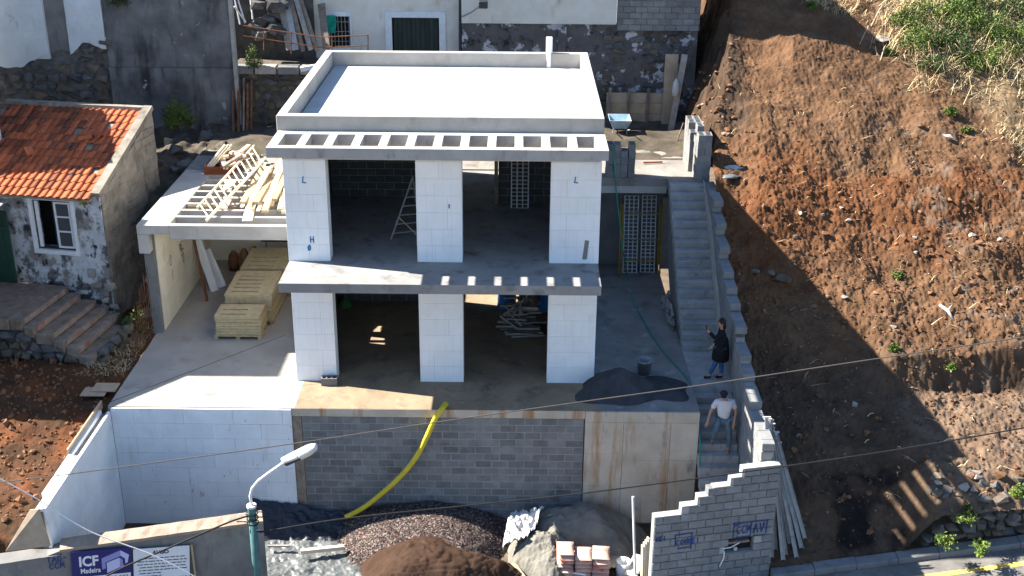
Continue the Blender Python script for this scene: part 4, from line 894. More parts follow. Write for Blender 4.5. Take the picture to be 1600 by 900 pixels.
wn = MB(); [wn.box(*q) for q in [(wx0 - .16, wx0, YB - .05, YB + .1, wz0, wz1 + .15), (wx1, wx1 + .05, YB - .05, YB + .1, wz0, wz1 + .15), (wx0, wx1, YB - .05, YB + .1, wz1, wz1 + .15), (wx0, wx1, YB - .05, YB + .1, wz0 - .12, wz0)]]
wn = wn.build('window', M['white_paint'], wb)
MB().box(wx0, wx1, YB + .15, YB + .18, wz0, wz1).build('pane', M['black_in'], wn)
for k in range(6):
    xx = wx0 + (wx1 - wx0)*(k + .5)/6; MB().tube([(xx, YB + .04, wz0), (xx, YB + .04, wz1)], .012, 6).build('bar', M['steel'], wn)
for k in range(3):
    zz = wz0 + (wz1 - wz0)*(k + .6)/3.2; MB().tube([(wx0, YB + .04, zz), (wx1, YB + .04, zz)], .012, 6).build('bar', M['steel'], wn)
# peeling wall right of it, white render above, grey block corner
YP = 13.55
pw = T('peeling_wall', 'dark peeling wall with white flakes behind the terrace', 'wall', (3.6, YP, 3.2))
xa = PY(722, 100, YP).x; xb = PY(960, 100, YP).x; xc = PY(1087, 100, YP).x; zl = PY(800, 36, YP).z
relief(pw, 'lower_wall', (xa, YP, 0), (1, 0, 0), (0, -1, 0), xc - xa, 3.0, zl, M['plaster_peel'], amp=.06, freq=1.6, step=.07, seed=12)
for (a, b) in ((PY(872, 60, YP).x, PY(885, 60, YP).x),): MB().box(a, b, YP - .1, YP - .04, 4.6, zl - .1).build('wall_strip', M['plaster_peel'], pw)
stones(pw, (PY(945, 100, YP).x, YP - .02, 0), (1, 0, 0), (0, -1, 0), 2.9, 3.3, zl - .25, .34, .16, ('rock', 'plaster_peel', 'plaster_peel', 'rock_brown'), 14)
uw = T('upper_white_wall', 'stained white rendered wall at the top above the peeling wall', 'wall', (2.3, YP, 6.6))
relief(uw, 'render', (xa, YP - .1, 0), (1, 0, 0), (0, -1, 0), xb - xa, zl, 11.4, M['plaster_cream'], amp=.03, freq=1.2, step=.1, seed=13)
gb = T('grey_block_corner', 'plain grey concrete block wall corner at the top, left of the hillside', 'wall', (6.4, YP, 6.4))
MB().box(xb + .03, xc - .01, YP - .1, YP + 4.5, PY(1000, 47, YP).z, 11.4).build('mortar', M['mortar'], gb)
course_wall(gb, (xb + .02, YP - .14, 0), (1, 0, 0), (0, -1, 0), xc - xb - .02, PY(1000, 47, YP).z, 11.4, m='block', th=.06, gap=.012, seed=41)
course_wall(gb, (xc + .03, YP - .1, 0), (0, 1, 0), (1, 0, 0), 4.4, PY(1000, 47, YP).z, 11.4, m='block', th=.06, gap=.012, seed=42)
MB().box(xa, xc, YP + .3, YP + 4, 3.0, 6.3).build('backing', M['rock'], pw)
# small wall lamp arm
wl_ = T('wall_lamp', 'small dark lamp on a bent arm at the white wall top', 'lamp', PY(725, 22, YP - .3))
MB().tube([PY(722, 26, YP - .15), PY(735, 20, YP - .35), PY(748, 11, YP - .5)], .03, 7).build('arm', M['steel'], wl_)
p = PY(755, 7, YP - .5); MB().cbox(p.x - .15, p.x + .15, p.y - .12, p.y + .12, p.z - .12, p.z + .12, c=.02).build('head', M['dark_metal'], wl_)
MB().tube([PY(719, -20, YP + .1), PY(719, 85, YP + .1)], .05, 7).build('drain_pipe', M['dark_metal'], label='dark drain pipe at the right end of the cream building', cat='pipe')
# stone terrace wall below the store, left of the roof
tw = T('stone_terrace_wall', 'brown rubble stone terrace wall left of the flat roof', 'wall', (-6.3, 12.3, 3))
MB().box(-7.8, -3.2, 12.35, 14.1, 2.6, 5.28).build('core', M['rock_brown'], tw)
stones(tw, (-7.75, 12.32, 0), (1, 0, 0), (0, -1, 0), 4.4, 2.9, 5.1, .36, .3, ('rock_brown', 'rock_brown', 'rock'), 15)
for k in range(4): MB().cbox(-7.7 + k*.75, -7.0 + k*.75, 12.15, 12.6, 5.1, 5.36, c=.02).build('cap_stone', M['rock_pale' if k % 2 else 'conc_grey'], tw)
MB().beam((-5.4, 12.0, 5.32), (-4.2, 12.2, 5.5), .16, .14).build('white_beam', M['white_paint'], label='short white beam on the stone terrace wall edge', cat='beam')
# rusty pipes leaning against it
for k, (u, ut) in enumerate([(366, 363), (374, 373), (382, 381), (388, 387), (394, 393)]):
    a = PY(u, 228, 11.4); b = PY(ut, 130 - 4*(k % 3), 12.05); a.z = max(a.z, 3.2)
    MB().tube([a, b], .035 + .012*(k % 2), 7).build('rusty_pipe', M['rust' if k != 2 else 'wood_old'], label='rusty pipe leaning on the stone terrace wall, %s from the left' % ['first', 'second', 'third', 'fourth', 'fifth'][k], cat='pipe', group='rusty pipes at the stone wall')
# iron railing, junk and boards on the terrace above
rl = T('iron_railing', 'thin rusty iron railing above the stone terrace wall', 'railing', (-6, 12.6, 5.3))
pts = [(380, 40), (500, 58), (575, 55)]
for a, b in zip(pts[:-1], pts[1:]):
    for dv in (0, 16): MB().tube([PY(a[0], a[1] + dv, 12.7), PY(b[0], b[1] + dv, 12.7)], .018, 6).build('rail', M['rust'], rl)
for u, v in [(412, 44), (455, 50), (519, 58), (575, 55)]: MB().tube([PY(u, v, 12.7), PY(u, v + 34, 12.7)], .018, 6).build('post', M['rust'], rl)
for k, (u0, v0, u1, v1, wd, m, lab) in enumerate([(452, 78, 437, -10, .2, 'wood_grey', 'weathered grey board leaning at the top, leftmost of the bundle'), (462, 78, 445, -10, .22, 'steel', 'long grey metal sheet leaning in the bundle at the top'), (474, 80, 452, -10, .14, 'wood_old', 'dark plank leaning in the bundle at the top, third'), (486, 78, 460, -10, .16, 'wood_grey', 'worn plank leaning in the bundle at the top, fourth'), (496, 80, 470, 0, .14, 'wood_old', 'dark plank leaning in the bundle at the top, rightmost'), (510, 76, 502, 6, .24, 'wood_old', 'brown plank leaning at the barred window')]):
    a = PY(u0, v0, 12.9); b = PY(u1, v1, 13.8); MB().beam(a, b, wd, .05, up=(0, -1, 0)).build('leaning_board', M[m], label=lab, cat='plank')
for k, (u0, v0, u1, v1) in enumerate([(375, 38, 366, -5), (383, 36, 372, 0), (366, 10, 384, 34), (395, 30, 391, -5)]):
    MB().tube([PY(u0, v0, 13.3), PY(u1, v1, 13.5)], .03, 6).build('white_pipe', M['white_metal'], label='white metal pipe tangled behind the railing, %s' % ['low left', 'second', 'crossing diagonal', 'rightmost'][k], cat='pipe')
p = PY(518, 35, 13.9); mb = MB(); vs = []
for i in range(6):
    for j in range(5): vs.append((p.x - .16 + .08*j + .03*math.sin(i), 13.82 - .05*math.sin(j*1.6 + i), p.z + .25 - i*.12))
mb.add(vs, [(i*5+j, i*5+j+1, (i+1)*5+j+1, (i+1)*5+j) for i in range(5) for j in range(4)]).build('green_cloth', M['teal_cloth'], smooth=True, label='bright green cloth hanging at the barred window', cat='cloth')
r = random.Random(23)
for k in range(16):
    p = PY(398 + r.uniform(0, 50), 62 - r.uniform(0, 60), 13.4 + r.uniform(-.2, .2))
    o = addobj('rubble_sack', rockmesh(r.randrange(9), 'rock'), None, None, Matrix.Translation(p) @ Matrix.Diagonal((.55, .5, .42, 1))); tag(o, 'dark stone in the junk pile behind the railing', 'stone', 'stones in the junk pile')
MB().box(-8.0, -5.2, 13.9, 14.3, 4.6, 9).build('junk_wall', M['rock'], label='dark stone wall behind the junk pile at the top', cat='wall')
# concrete tank wall and white house, top left
YD = 12.0
dw = T('dark_concrete_wall', 'tall blackened concrete wall behind the cottage', 'wall', (-9.8, YD, 2))
xa = PY(163, 40, YD).x; xb = PY(361, 40, YD).x
relief(dw, 'upper_face', (xa, YD, 0), (1, 0, 0), (0, -1, 0), xb - xa, PY(250, 105, YD).z, 9.3, M['plaster_dark'], amp=.025, freq=1.2, step=.1, seed=31)
relief(dw, 'lower_face', (xa, YD - .06, 0), (1, 0, 0), (0, -1, 0), xb - xa, 1.8, PY(250, 105, YD).z - .005, M['plaster_dark'], amp=.05, freq=.8, step=.1, seed=32)
MB().box(xb - .02, xb + .1, YD - .1, YD + .1, 3.0, 9.3).build('edge_post', M['wood_grey'], dw)
sr = T('rubble_rock_wall', 'dark rubble rock wall under the pale house, top left', 'wall', (-14, YD, 2))
xl = PY(-60, 100, YD).x
MB().box(xl, xa, YD + .05, YD + 2, 1.0, 6.2).build('core', M['rock'], sr)
stones(sr, (xl, YD, 0), (1, 0, 0), (0, -1, 0), xa - xl, 2.0, 6.3, .42, .36, ('rock', 'rock', 'rock_brown'), 33, top=lambda s: 5.35 + .75*max(0, min(1, (s - 2.6)/2.2)) + .1*math.sin(s*3))
hw_ = T('pale_house', 'pale blue white rendered house wall in the top left corner', 'house', (-14, YD + .2, 5.5))
relief(hw_, 'wall', (xl, YD - .12, 0), (1, 0, 0), (0, -1, 0), PY(72, 40, YD).x - xl, 5.0, 9.3, M['plaster'], amp=.03, step=.08, seed=34, bot=lambda x: 5.3 + .5*np.clip((x-1.5)/1.6, 0, 1) + fbm(x, x*0, 1.6, 4, 3)*.5)
relief(hw_, 'wall', (PY(72, 40, YD).x, YD + .02, 0), (1, 0, 0), (0, -1, 0), .93, 5.6, 9.3, M['conc_grey'], amp=.02, step=.08, seed=35, bot=lambda x: 5.85 + fbm(x, x*0, 2.6, 4, 4)*.4)
relief(hw_, 'wall', (PY(104, 40, YD).x + .02, YD - .05, 0), (1, 0, 0), (0, -1, 0), xa - PY(104, 40, YD).x - .04, 5.7, 9.3, M['plaster'], amp=.03, step=.08, seed=36, bot=lambda x: 5.95 + fbm(x, x*0, 1.8, 4, 7)*.6 + .15*np.sin(x*3))
# rocks and bushes on the rear ground
r = random.Random(24)
for k in range(14):
    x, y = r.uniform(-11.5, -8.4), r.uniform(8, 11.6); z = float(rear(np.array(x), np.array(y)))
    s_ = r.uniform(.35, .8); o = addobj('boulder', rockmesh(r.randrange(9), 'rock'), None, None, Matrix.Translation((x, y, z + s_*.15)) @ Matrix.Rotation(r.uniform(0, 6), 4, 'Z') @ Matrix.Diagonal((s_*1.2, s_, s_*.8, 1))); tag(o, 'dark boulder on the shaded ground behind the cottage', 'boulder', 'boulders behind the cottage')
def shrub(name, label, c, rx, rz, n, m, leaf=.07, seed=0, cat='shrub', stems=6, group=None, clump=14):
    r = np.random.RandomState(seed); c = np.array(c, float)
    t = T(name, label, cat, c, 0, group)
    k = clump; cc = r.normal(size=(k, 3)); cc /= np.linalg.norm(cc, axis=1)[:, None]; cc *= (r.uniform(.35, 1, (k, 1)))*np.array([rx, rx, rz])
    cc[:, 2] = np.abs(cc[:, 2])*1.0 + .1*rz
    idx = r.randint(0, k, n); P = cc[idx] + r.normal(size=(n, 3))*np.array([rx, rx, rz])*.17
    P[:, 2] = np.maximum(P[:, 2], .02)
    d1 = r.normal(size=(n, 3)); d1 /= np.linalg.norm(d1, axis=1)[:, None]; d2 = np.cross(d1, r.normal(size=(n, 3))); d2 /= np.linalg.norm(d2, axis=1)[:, None]
    L = leaf*r.uniform(.6, 1.3, (n, 1)); W = L*.5
    V = np.stack([P, P + d1*L*.5 + d2*W*.5, P + d1*L, P + d1*L*.5 - d2*W*.5], 1).reshape(-1, 3)
    me = bpy.data.meshes.new('foliage'); me.from_pydata(V.tolist(), [], [(4*i, 4*i+1, 4*i+2, 4*i+3) for i in range(n)]); me.materials.append(M[m])
    addobj('foliage', me, None, t)
    mb = MB()
    for q in range(stems):
        e = cc[q % k]; mb.tube([(0, 0, -.1), tuple(e*.5 + np.array([.03, 0, .05])), tuple(e)], [.02, .014, .006], 5)
    mb.build('stem', M['twig'], t, local=True)
    return t
shrub('dark_shrub', 'dark green shrub on the rock at the foot of the blackened wall', (*PY(282, 200, 11.2)[:2], 3.6), .55, .9, 1600, 'leaf', .09, 3)
shrub('ivy_tuft', 'small green tuft at the top of the blackened wall', (*PY(185, 2, 11.9)[:2], 7.35), .35, .35, 500, 'leaf_dark', .08, 4)
shrub('potted_weed', 'green weed growing from the stone terrace edge', (*PY(395, 80, 12.2)[:2], 5.35), .25, .55, 700, 'leaf', .08, 5)
shrub('bank_weed', 'yellow green weed between cottage and carport', (-8.75, 3.0, .0), .3, .6, 700, 'leaf', .08, 6)
shrub('wall_weed', 'dry weed at the cottage corner base', (-9.2, 3.2, -.05), .3, .35, 500, 'leaf_dark', .07, 7)
shrub('eave_weed', 'small weed growing under the cottage eave', CL(-.42, -.1, 3.35), .12, .2, 160, 'leaf', .06, 8)

# ================================================================ BACK TERRACE THINGS
fp = T('formwork_panel', 'low timber formwork panel at the foot of the peeling wall', 'formwork', (5.9, 13.1, H))
xl_, xr_ = PZ(946, 195, H).x, PZ(1046, 195, H).x
for k in range(3): MB().box(xl_, xr_, 13.1, 13.14, H + .05 + k*.36, H + .40 + k*.36).build('board', M['ply' if k != 1 else 'wood'], fp)
for k in range(4): a = xl_ + (xr_ - xl_)*(k + .1)/3.4; MB().box(a, a + .1, 13.02, 13.095, H, H + 1.3).build('stud', M['wood_old'], fp)
MB().box(xl_, xr_, 13.0, 13.06, H + .03, H + .08).build('base_strip', M['yellow_hose'], fp)
a = PY(1046, 150, 12.9); MB().box(a.x - .22, a.x + .22, 12.85, 12.9, H, 5.75).build('plywood_sheet', M['ply'], label='upright narrow plywood sheet right of the formwork', cat='board')
MB().beam(PZ(1035, 196, H), PY(1041, 130, 13.0), .1, .05).build('thin_prop', M['wood_pale'], label='thin pale prop beside the plywood sheet', cat='prop')
MB().beam(PZ(1048, 205, H), PY(1070, 85, 12.6), .2, .05, up=(0, -1, 0)).build('leaning_plank', M['wood_grey'], label='long grey plank leaning on the hillside beside the plywood', cat='plank')
p = PY(1056, 137, 12.3); mb = MB(); mb.lathe((p.x, p.y, p.z - .3), [(0, 0), (.1, .03), (.13, .2), (.1, .45), (.03, .6), (0, .6)], 8); mb.build('white_bag', M['white_sack'], smooth=True, label='white plastic bag hanging on the leaning plank', cat='bag')
# wheelbarrow
q = PZ(967, 213, H + .05); wbx, wby = q.x, q.y
wbw = T('wheelbarrow', 'blue grey wheelbarrow standing on the back terrace', 'wheelbarrow', (wbx, wby, H))
mb = MB(); B = [(-.24, -.28), (.24, -.28), (.24, .3), (-.24, .3)]; Tt = [(-.36, -.42), (.36, -.42), (.36, .5), (-.36, .5)]
vs = [(wbx + a, wby + b, H + .38) for a, b in B] + [(wbx + a, wby + b, H + .68) for a, b in Tt] + [(wbx + a*.93, wby + b*.93, H + .4) for a, b in B] + [(wbx + a*.94, wby + b*.94, H + .68) for a, b in Tt]
mb.add(vs, [(3,2,1,0),(8,9,10,11)] + [(i, (i+1) % 4, 4+(i+1) % 4, 4+i) for i in range(4)] + [(8+(i+1) % 4, 8+i, 12+i, 12+(i+1) % 4) for i in range(4)] + [(4+i, 4+(i+1) % 4, 12+(i+1) % 4, 12+i) for i in range(4)])
mb.build('tray', mat('barrow_tray', [(.22,.34,.42), (.34,.46,.54)], 5, rough=.5, bump=.2), wbw)
for s_ in (-1, 1):
    MB().tube([(wbx + s_*.12, wby + .6, H + .22), (wbx + s_*.22, wby - .3, H + .34), (wbx + s_*.28, wby - .85, H + .5)], .018, 6).build('handle', M['steel'], wbw)
    MB().tube([(wbx + s_*.22, wby - .25, H + .34), (wbx + s_*.24, wby - .35, H)], .018, 6).build('leg', M['steel'], wbw)
mb = MB(); mb.tube([(wbx - .05, wby + .62, H + .2), (wbx + .05, wby + .62, H + .2)], .2, 14); mb.build('wheel', M['dark_metal'], wbw)
# shovel
sh = T('shovel', 'old shovel leaning by the block stack on the terrace', 'shovel', (6.75, 10.2, H))
a, b = PZ(1056, 226, H + .05), PY(1068, 192, 10.6); MB().tube([a, b], .02, 6).build('shaft', M['wood_old'], sh)
mb = MB(); d = (a - b).normalized(); s_ = Vector((1, 0, 0)); mb.add([a - s_*.12, a + s_*.12, a + s_*.13 + d*.2, a + d*.32, a - s_*.13 + d*.2, a + Vector((0, -.03, -.03)) + d*.1], [(0, 1, 5), (1, 2, 5), (2, 3, 5), (3, 4, 5), (4, 0, 5)]); mb.build('blade', M['steel'], sh)
# hollow blocks
def hollow(lx=.4, ly=.2, lz=.2, t=.03, m='block'):
    k = ('hollow', lx, ly, lz, m)
    if k not in _PM:
        mb = MB(); mb.box(-lx/2, lx/2, -ly/2, -ly/2 + t, -lz/2, lz/2); mb.box(-lx/2, lx/2, ly/2 - t, ly/2, -lz/2, lz/2)
        for x in (-lx/2, -lx/6 - t/2, lx/6 - t/2, lx/2 - t): mb.box(x + .001, x + t - .001, -ly/2 + t, ly/2 - t, -lz/2 + .002, lz/2 - .002)
        me = mb.mesh('hollow_block'); me.materials.append(M[m]); _PM[k] = me
    return _PM[k]
def hb(p, rot, label, grp, m='block'):
    o = addobj('hollow_block', hollow(m=m), None, None, Matrix.Translation(p) @ rot); return tag(o, label, 'block', grp)
RZ = Matrix.Rotation(math.pi/2, 4, 'Z'); RX = Matrix.Rotation(math.pi/2, 4, 'X'); RY = Matrix.Rotation(math.pi/2, 4, 'Y'); ID = Matrix.Identity(4)
# tall stack by the stair head
r = random.Random(3)
for i in range(7):
    for j in range(2):
        for k in range(2 if i < 6 else 1):
            if i % 2 == 0: p = (7.02 + .205*j + .09, 6.85 + .41*k, H + .1 + .202*i); rot = RZ
            else: p = (7.2 + r.uniform(-.01, .01), 6.75 + .205*j + .41*k, H + .1 + .202*i); rot = ID
            hb(p, rot @ Matrix.Rotation(r.uniform(-.03, .03), 4, 'Z'), 'grey hollow block in the tall stack at the stair head, %s layer, %s' % (ORD[i], ('near left', 'near right', 'far left', 'far right')[j + 2*k]), 'hollow blocks in the tall stack', 'block_light')
for i in range(7):
    for j in range(3):
        for k in range(2):
            if i == 6 and k == 0 and j == 0: continue
            hb((7.0 + .205*j*0 + .2*k + .02, 7.9 + .42*j, H + .1 + .202*i), RZ @ Matrix.Rotation(r.uniform(-.03, .03), 4, 'Z'), 'grey hollow block in the long stack behind the stair head, %s layer, %s row, %s' % (ORD[i], ('near', 'middle', 'far')[j], ('left', 'right')[k]), 'hollow blocks in the long stack', 'block_light')
# low stack at the terrace edge beside the canopy
for i in range(5):
    for j in range(4):
        if i == 4 and j == 2: continue
        hb((4.5 + .215*j, 7.22 + r.uniform(-.015, .015), H + .1 + .202*i), RZ @ Matrix.Rotation(r.uniform(-.04, .04), 4, 'Z'), 'hollow block in the terrace edge stack beside the canopy, %s layer, %s from left' % (ORD[i], ORD[j]), 'hollow blocks at the terrace edge')
hb((PZ(512, 603, .1).x, PZ(512, 603, 0).y + .1, .1), Matrix.Rotation(.05, 4, 'Z'), 'single hollow block at the foot of the left ground floor column', None)
# rolled ends of orange tube and red tarp near the stack
MB().tube([PZ(1005, 254, H + .05), PZ(1035, 253, H + .05)], .03, 6).build('orange_tube', M['tile'], label='short orange tube lying on the sunlit terrace', cat='tube')
def blob(name, c, s, m, label, cat, seed=0, flat=.3, group=None):
    o = addobj(name, None, None) if False else None
    bm = bmesh.new(); bmesh.ops.create_icosphere(bm, subdivisions=3, radius=1); r = np.array([v.co for v in bm.verts])
    nn = fbm(r[:, 0]*1.3 + 5, r[:, 1]*1.3 + r[:, 2]*2, 1.4, 4, seed)
    for v, q in zip(bm.verts, nn): v.co = Vector((v.co.x*s[0]*(1 + q*.9), v.co.y*s[1]*(1 + q*.9), max(-.1*s[2], v.co.z*s[2]*(1 + q))))
    me = bpy.data.meshes.new(name); bm.to_mesh(me); bm.free(); me.materials.append(M[m])
    me.polygons.foreach_set('use_smooth', [True]*len(me.polygons))
    o = addobj(name, me, None, None, Matrix.Translation(c)); return tag(o, label, cat, group)
def onhill(u, v):
    d = ray(u, v); ts = np.arange(20, 70, .02); Q = CAM[None, :] + d[None, :]*ts[:, None]
    q = Q[np.argmax(Q[:, 2] < hill(Q[:, 0], Q[:, 1]))]
    return Vector(q)
blob('red_bag', (7.85, 7.6, 3.5), (.35, .3, .14), 'redbox', 'dark red bag beside the tall block stack', 'bag', 3)
blob('white_bundle', onhill(1146, 264), (.3, .22, .1), 'white_sack', 'white crumpled bundle on the soil right of the block stack', 'bundle', 4)
blob('grey_bundle', onhill(1140, 276), (.28, .2, .06), 'clear_sheet', 'grey flattened bag in the shade below the white bundle', 'bag', 5)
# perforated panels and yellow frames under the terrace beam
def perfpanel(c, wd, ht, lean, cols_, rows, label, m='white_metal', grp=None):
    t = T('perforated_panel', label, 'panel', c, 0, grp); n = Vector((0, lean, ht)).normalized(); e = Vector((1, 0, 0)); o = Vector(c)
    s = math.hypot(lean, ht)
    for k in range(cols_ + 1):
        a = o + e*(-wd/2 + wd*k/cols_); MB().beam(a, a + n*s, .03, .02, up=(0, -1, 0)).build('stile', M[m], t)
    for k in range(rows + 1):
        a = o + n*(s*k/rows) + Vector((0, .004, 0)); MB().beam(a - e*wd/2, a + e*wd/2, .016, s/rows*.42, up=(0, -1, 0)).build('bar', M[m], t)
q = PZ(812, 325, H); perfpanel((q.x, q.y, H), .46, 1.75, .25, 3, 16, 'white perforated panel leaning inside the upper right bay')
q = PZ(984, 410, 0)
perfpanel((5.3, 7.55, 0), .42, 2.35, .5, 3, 20, 'white perforated panel leaning under the terrace beam, left one')
perfpanel((5.85, 7.6, 0), .42, 2.35, .5, 3, 20, 'white perforated panel leaning under the terrace beam, right one')
yf = T('scaffold_stand', 'yellow metal scaffold frame holding the perforated panels', 'scaffold', (5.5, 7.4, 0))
for x in (4.95, 5.02, 6.15, 6.22): MB().tube([(x, 7.42, 0), (x, 7.75, 2.2)], .022, 6).build('upright', M['yellow_hose'] if False else mat('scaffold_yellow', [(.30,.18,.03), (.42,.27,.05)], 6, rough=.6), yf)
for z in (.45, 1.1, 1.9): MB().tube([(4.95, 7.4 + z*.15, z), (6.22, 7.4 + z*.15, z)], .02, 6).build('crossbar', MATS['scaffold_yellow'], yf)
MB().box(6.25, 6.215 + .34, 7.9, 7.95, 0, 2.35).build('grey_board', M['wood_grey'], label='tall grey board standing beside the yellow frame', cat='board')
for k in range(3): MB().beam((4.05 + .12*k, 7.6, 0), (4.0 + .1*k, 8.1, 2.0), .1, .03).build('recess_board', M['wood_grey'], label='dark board leaning at the left end of the recess, %s' % ['first', 'second', 'third'][k], cat='board')
for k in range(26):
    y = rng.uniform(3.2, 5.4); p = Vector((6.12 + rng.uniform(-.08, .06), y, .05 + rng.uniform(0, .5)*(1 - abs(y-4.2)/1.6)))
    d = Vector((rng.uniform(-.2, .2), rng.uniform(-1, 1), rng.uniform(-.3, .3))).normalized()*rng.uniform(.1, .25)
    MB().beam(p - d, p + d, .07, .04).build('wood_offcut', M['wood_grey'], label='grey wood offcut piled against the upper staircase', cat='wood scrap', group='offcuts beside the staircase')
# ================================================================ YARD
def heap(name, cx, cy, rx, ry, h, m, label, cat='heap', seed=0, rough=.06, z0=-3.1, sharp=1.3, rot=0.0, freq=2.0, terr=0.0, n=110, fine=.02, ymax=None):
    xs = np.linspace(-1.05, 1.05, n); X, Y = np.meshgrid(xs, xs)
    ang = np.arctan2(Y, X); R0 = np.hypot(X, Y)*(1 + .12*np.sin(ang*3 + seed) + .08*np.sin(ang*5 + seed*2))
    Z = h*np.clip(1 - R0**sharp, 0, 1)**.9
    c, s = math.cos(rot), math.sin(rot); WX = cx + (X*rx)*c - (Y*ry)*s; WY = cy + (X*rx)*s + (Y*ry)*c
    if ymax is not None: WY = np.minimum(WY, ymax)
    edge = np.clip(Z/(.3*h), 0, 1)
    Z = Z + (fbm(WX, WY, freq, 4, seed, .55)*rough*2 + fbm(WX, WY, 12, 3, seed+3, .6)*fine*2)*edge
    if terr:
        Zt = np.round(Z/terr + fbm(WX, WY, 1.4, 3, seed+8)*2.2)*terr; Z = Z*.55 + (Zt - fbm(WX, WY, 1.4, 3, seed+8)*2.2*terr)*.45*edge + Z*.45*(1-edge)
    inside = R0 < 1.03
    co = np.stack([WX.ravel(), WY.ravel(), (z0 + Z - .05*(~inside)).ravel()], 1)
    mb = MB(); idx = lambda j, i: j*n + i
    fs = [(idx(j, i), idx(j, i+1), idx(j+1, i+1), idx(j+1, i)) for j in range(n-1) for i in range(n-1) if inside[j, i] or inside[j+1, i+1]]
    used = sorted({q for f in fs for q in f}); mp = {q: k for k, q in enumerate(used)}
    mb.add([co[q] for q in used], [tuple(mp[q] for q in f) for f in fs])
    return mb.build(name, m, smooth=True, label=label, cat=cat), (WX, WY, z0 + Z, inside)
gh, gd_ = heap('gravel_heap', -.45, -2.05, 2.45, 2.1, .84, M['gravel'], 'wide heap of reddish grey gravel against the block wall', seed=2, rough=.05, sharp=2.2, z0=-3.4, ymax=-1.5)
# loose stones lying over the gravel heap: real pieces, too many to count
rr = np.random.RandomState(4); WX, WY, WZ, ins = gd_; ii = np.argwhere(ins & (WZ > -3.3)); mb = MB()
oc = np.array([(1,0,0),(-1,0,0),(0,1,0),(0,-1,0),(0,0,1),(0,0,-1)], float); of = [(0,2,4),(2,1,4),(1,3,4),(3,0,4),(2,0,5),(1,2,5),(3,1,5),(0,3,5)]
def pebbles(name, P, s, m, parent=None, **kw):
    n = len(P); k = len(oc); A = np.zeros((n, 6, 3)); rot = rr.normal(size=(n, 3, 3)); rot, _ = np.linalg.qr(rot)
    sc = s[:, None, None]*rr.uniform(.6, 1.3, (n, 1, 3)); A = np.einsum('nij,kj->nki', rot, oc)*sc + P[:, None, :]
    me = bpy.data.meshes.new(name); me.from_pydata(A.reshape(-1, 3).tolist(), [], [(q*6+a, q*6+b, q*6+c) for q in range(n) for a, b, c in of])
    me.materials.append(m)
    iv = INV[parent.name] if parent else Matrix.Identity(4); me.transform(iv)
    o = addobj(name, me, None, parent); INV[o.name] = Matrix.Identity(4); o['kind'] = 'stuff'
    return tag(o, **kw)
sel = ii[rr.randint(0, len(ii), 9000)]
P = np.stack([WX[sel[:,0], sel[:,1]] + rr.uniform(-.02, .02, 9000), WY[sel[:,0], sel[:,1]] + rr.uniform(-.02, .02, 9000), WZ[sel[:,0], sel[:,1]] + .005], 1)
pebbles('gravel_stones', P, rr.uniform(.009, .019, 9000), M['gravel'], gh)
heap('brown_sand_heap', -.2, -3.75, 2.0, 1.4, 1.02, M['brown_sand'], 'dark brown earth heap with ridged surface at the bottom centre', seed=5, rough=.1, sharp=1.9, terr=.06, freq=1.4, fine=.03, z0=-3.4)
heap('dark_sand_heap', 3.45, -2.1, 1.75, 1.05, 1.12, M['grey_sand'], 'dark shaded sand heap at the foot of the concrete wall', seed=8, rough=.11, sharp=1.8, z0=-3.4, ymax=-1.5, freq=3)
heap('grey_sand_heap', 2.55, -2.85, .95, .95, .8, M['grey_sand'], 'sunlit grey sand heap with lumpy surface beside the white sack', seed=9, rough=.1, sharp=2.2, freq=3.5, fine=.04, z0=-3.4)
heap('mortar_heap', 4.35, -.35, 1.05, .85, .62, M['dark_sand'], 'dark mortar sand heap on the deck corner', seed=12, rough=.03, sharp=1.1, z0=.0)
heap('mortar_spill', 5.3, -.25, .85, .65, .14, M['dark_sand'], 'flat spread of dark mortar sand beside the bucket', seed=14, rough=.03, sharp=1.5, z0=.0)
heap('rubble_strip', -6.1, -1.9, 1.5, .38, .28, M['dirt'], 'strip of rubble at the foot of the white foam wall', seed=16, rough=.1, z0=-3.4, freq=5)
# tarps
def sheet(name, corners, m, label, cat, amp, freq, seed, nx=70, ny=50, thick=.006, bulge=None):
    a, b, c, d = map(Vector, corners); mb = MB(); vs = []
    for j in range(ny):
        for i in range(nx):
            u, v = i/(nx-1), j/(ny-1); p = a.lerp(b, u).lerp(d.lerp(c, u), v); vs.append(p)
    A = np.array([list(v) for v in vs]); f = fbm(A[:,0] + A[:,2]*.8, A[:,1]*1.3, freq, 3, seed, .5); g_ = np.abs(fbm(A[:,0]*1.2 + A[:,1]*.7, A[:,1]*1.1 - A[:,0]*.5 + A[:,2], freq*1.6, 4, seed+5, .6))
    A[:,2] += f*amp*1.4 - g_*amp*4.0 + amp*.9
    if bulge is not None: A = bulge(A)
    mb.add(A.tolist(), [(j*nx+i, j*nx+i+1, (j+1)*nx+i+1, (j+1)*nx+i) for j in range(ny-1) for i in range(nx-1)])
    o = mb.build(name, m, smooth=True, label=label, cat=cat); sd = o.modifiers.new('solid', 'SOLIDIFY'); sd.thickness = thick; return o
sheet('black_tarp', [(-4.9, -2.5, -3.26), (-1.9, -2.45, -3.2), (-2.3, -1.58, -2.95), (-4.75, -1.58, -2.55)], M['black_tarp'], 'black plastic tarp in the shade against the foam wall', 'tarp', .10, 1.5, 3)
sheet('clear_sheet', [(-4.4, -4.3, -3.3), (-1.6, -4.2, -3.28), (-1.9, -2.42, -3.16), (-4.6, -2.46, -3.16)], M['clear_sheet'], 'crumpled translucent plastic sheet in the sun behind the lamp post', 'sheet', .055, 1.2, 7, 130, 100)
MB().beam(PZ(470, 862, -2.98), PZ(537, 855, -2.98), .1, .1).build('timber_batten', M['wood_pale'], label='pale timber batten weighing down the plastic sheet', cat='timber')
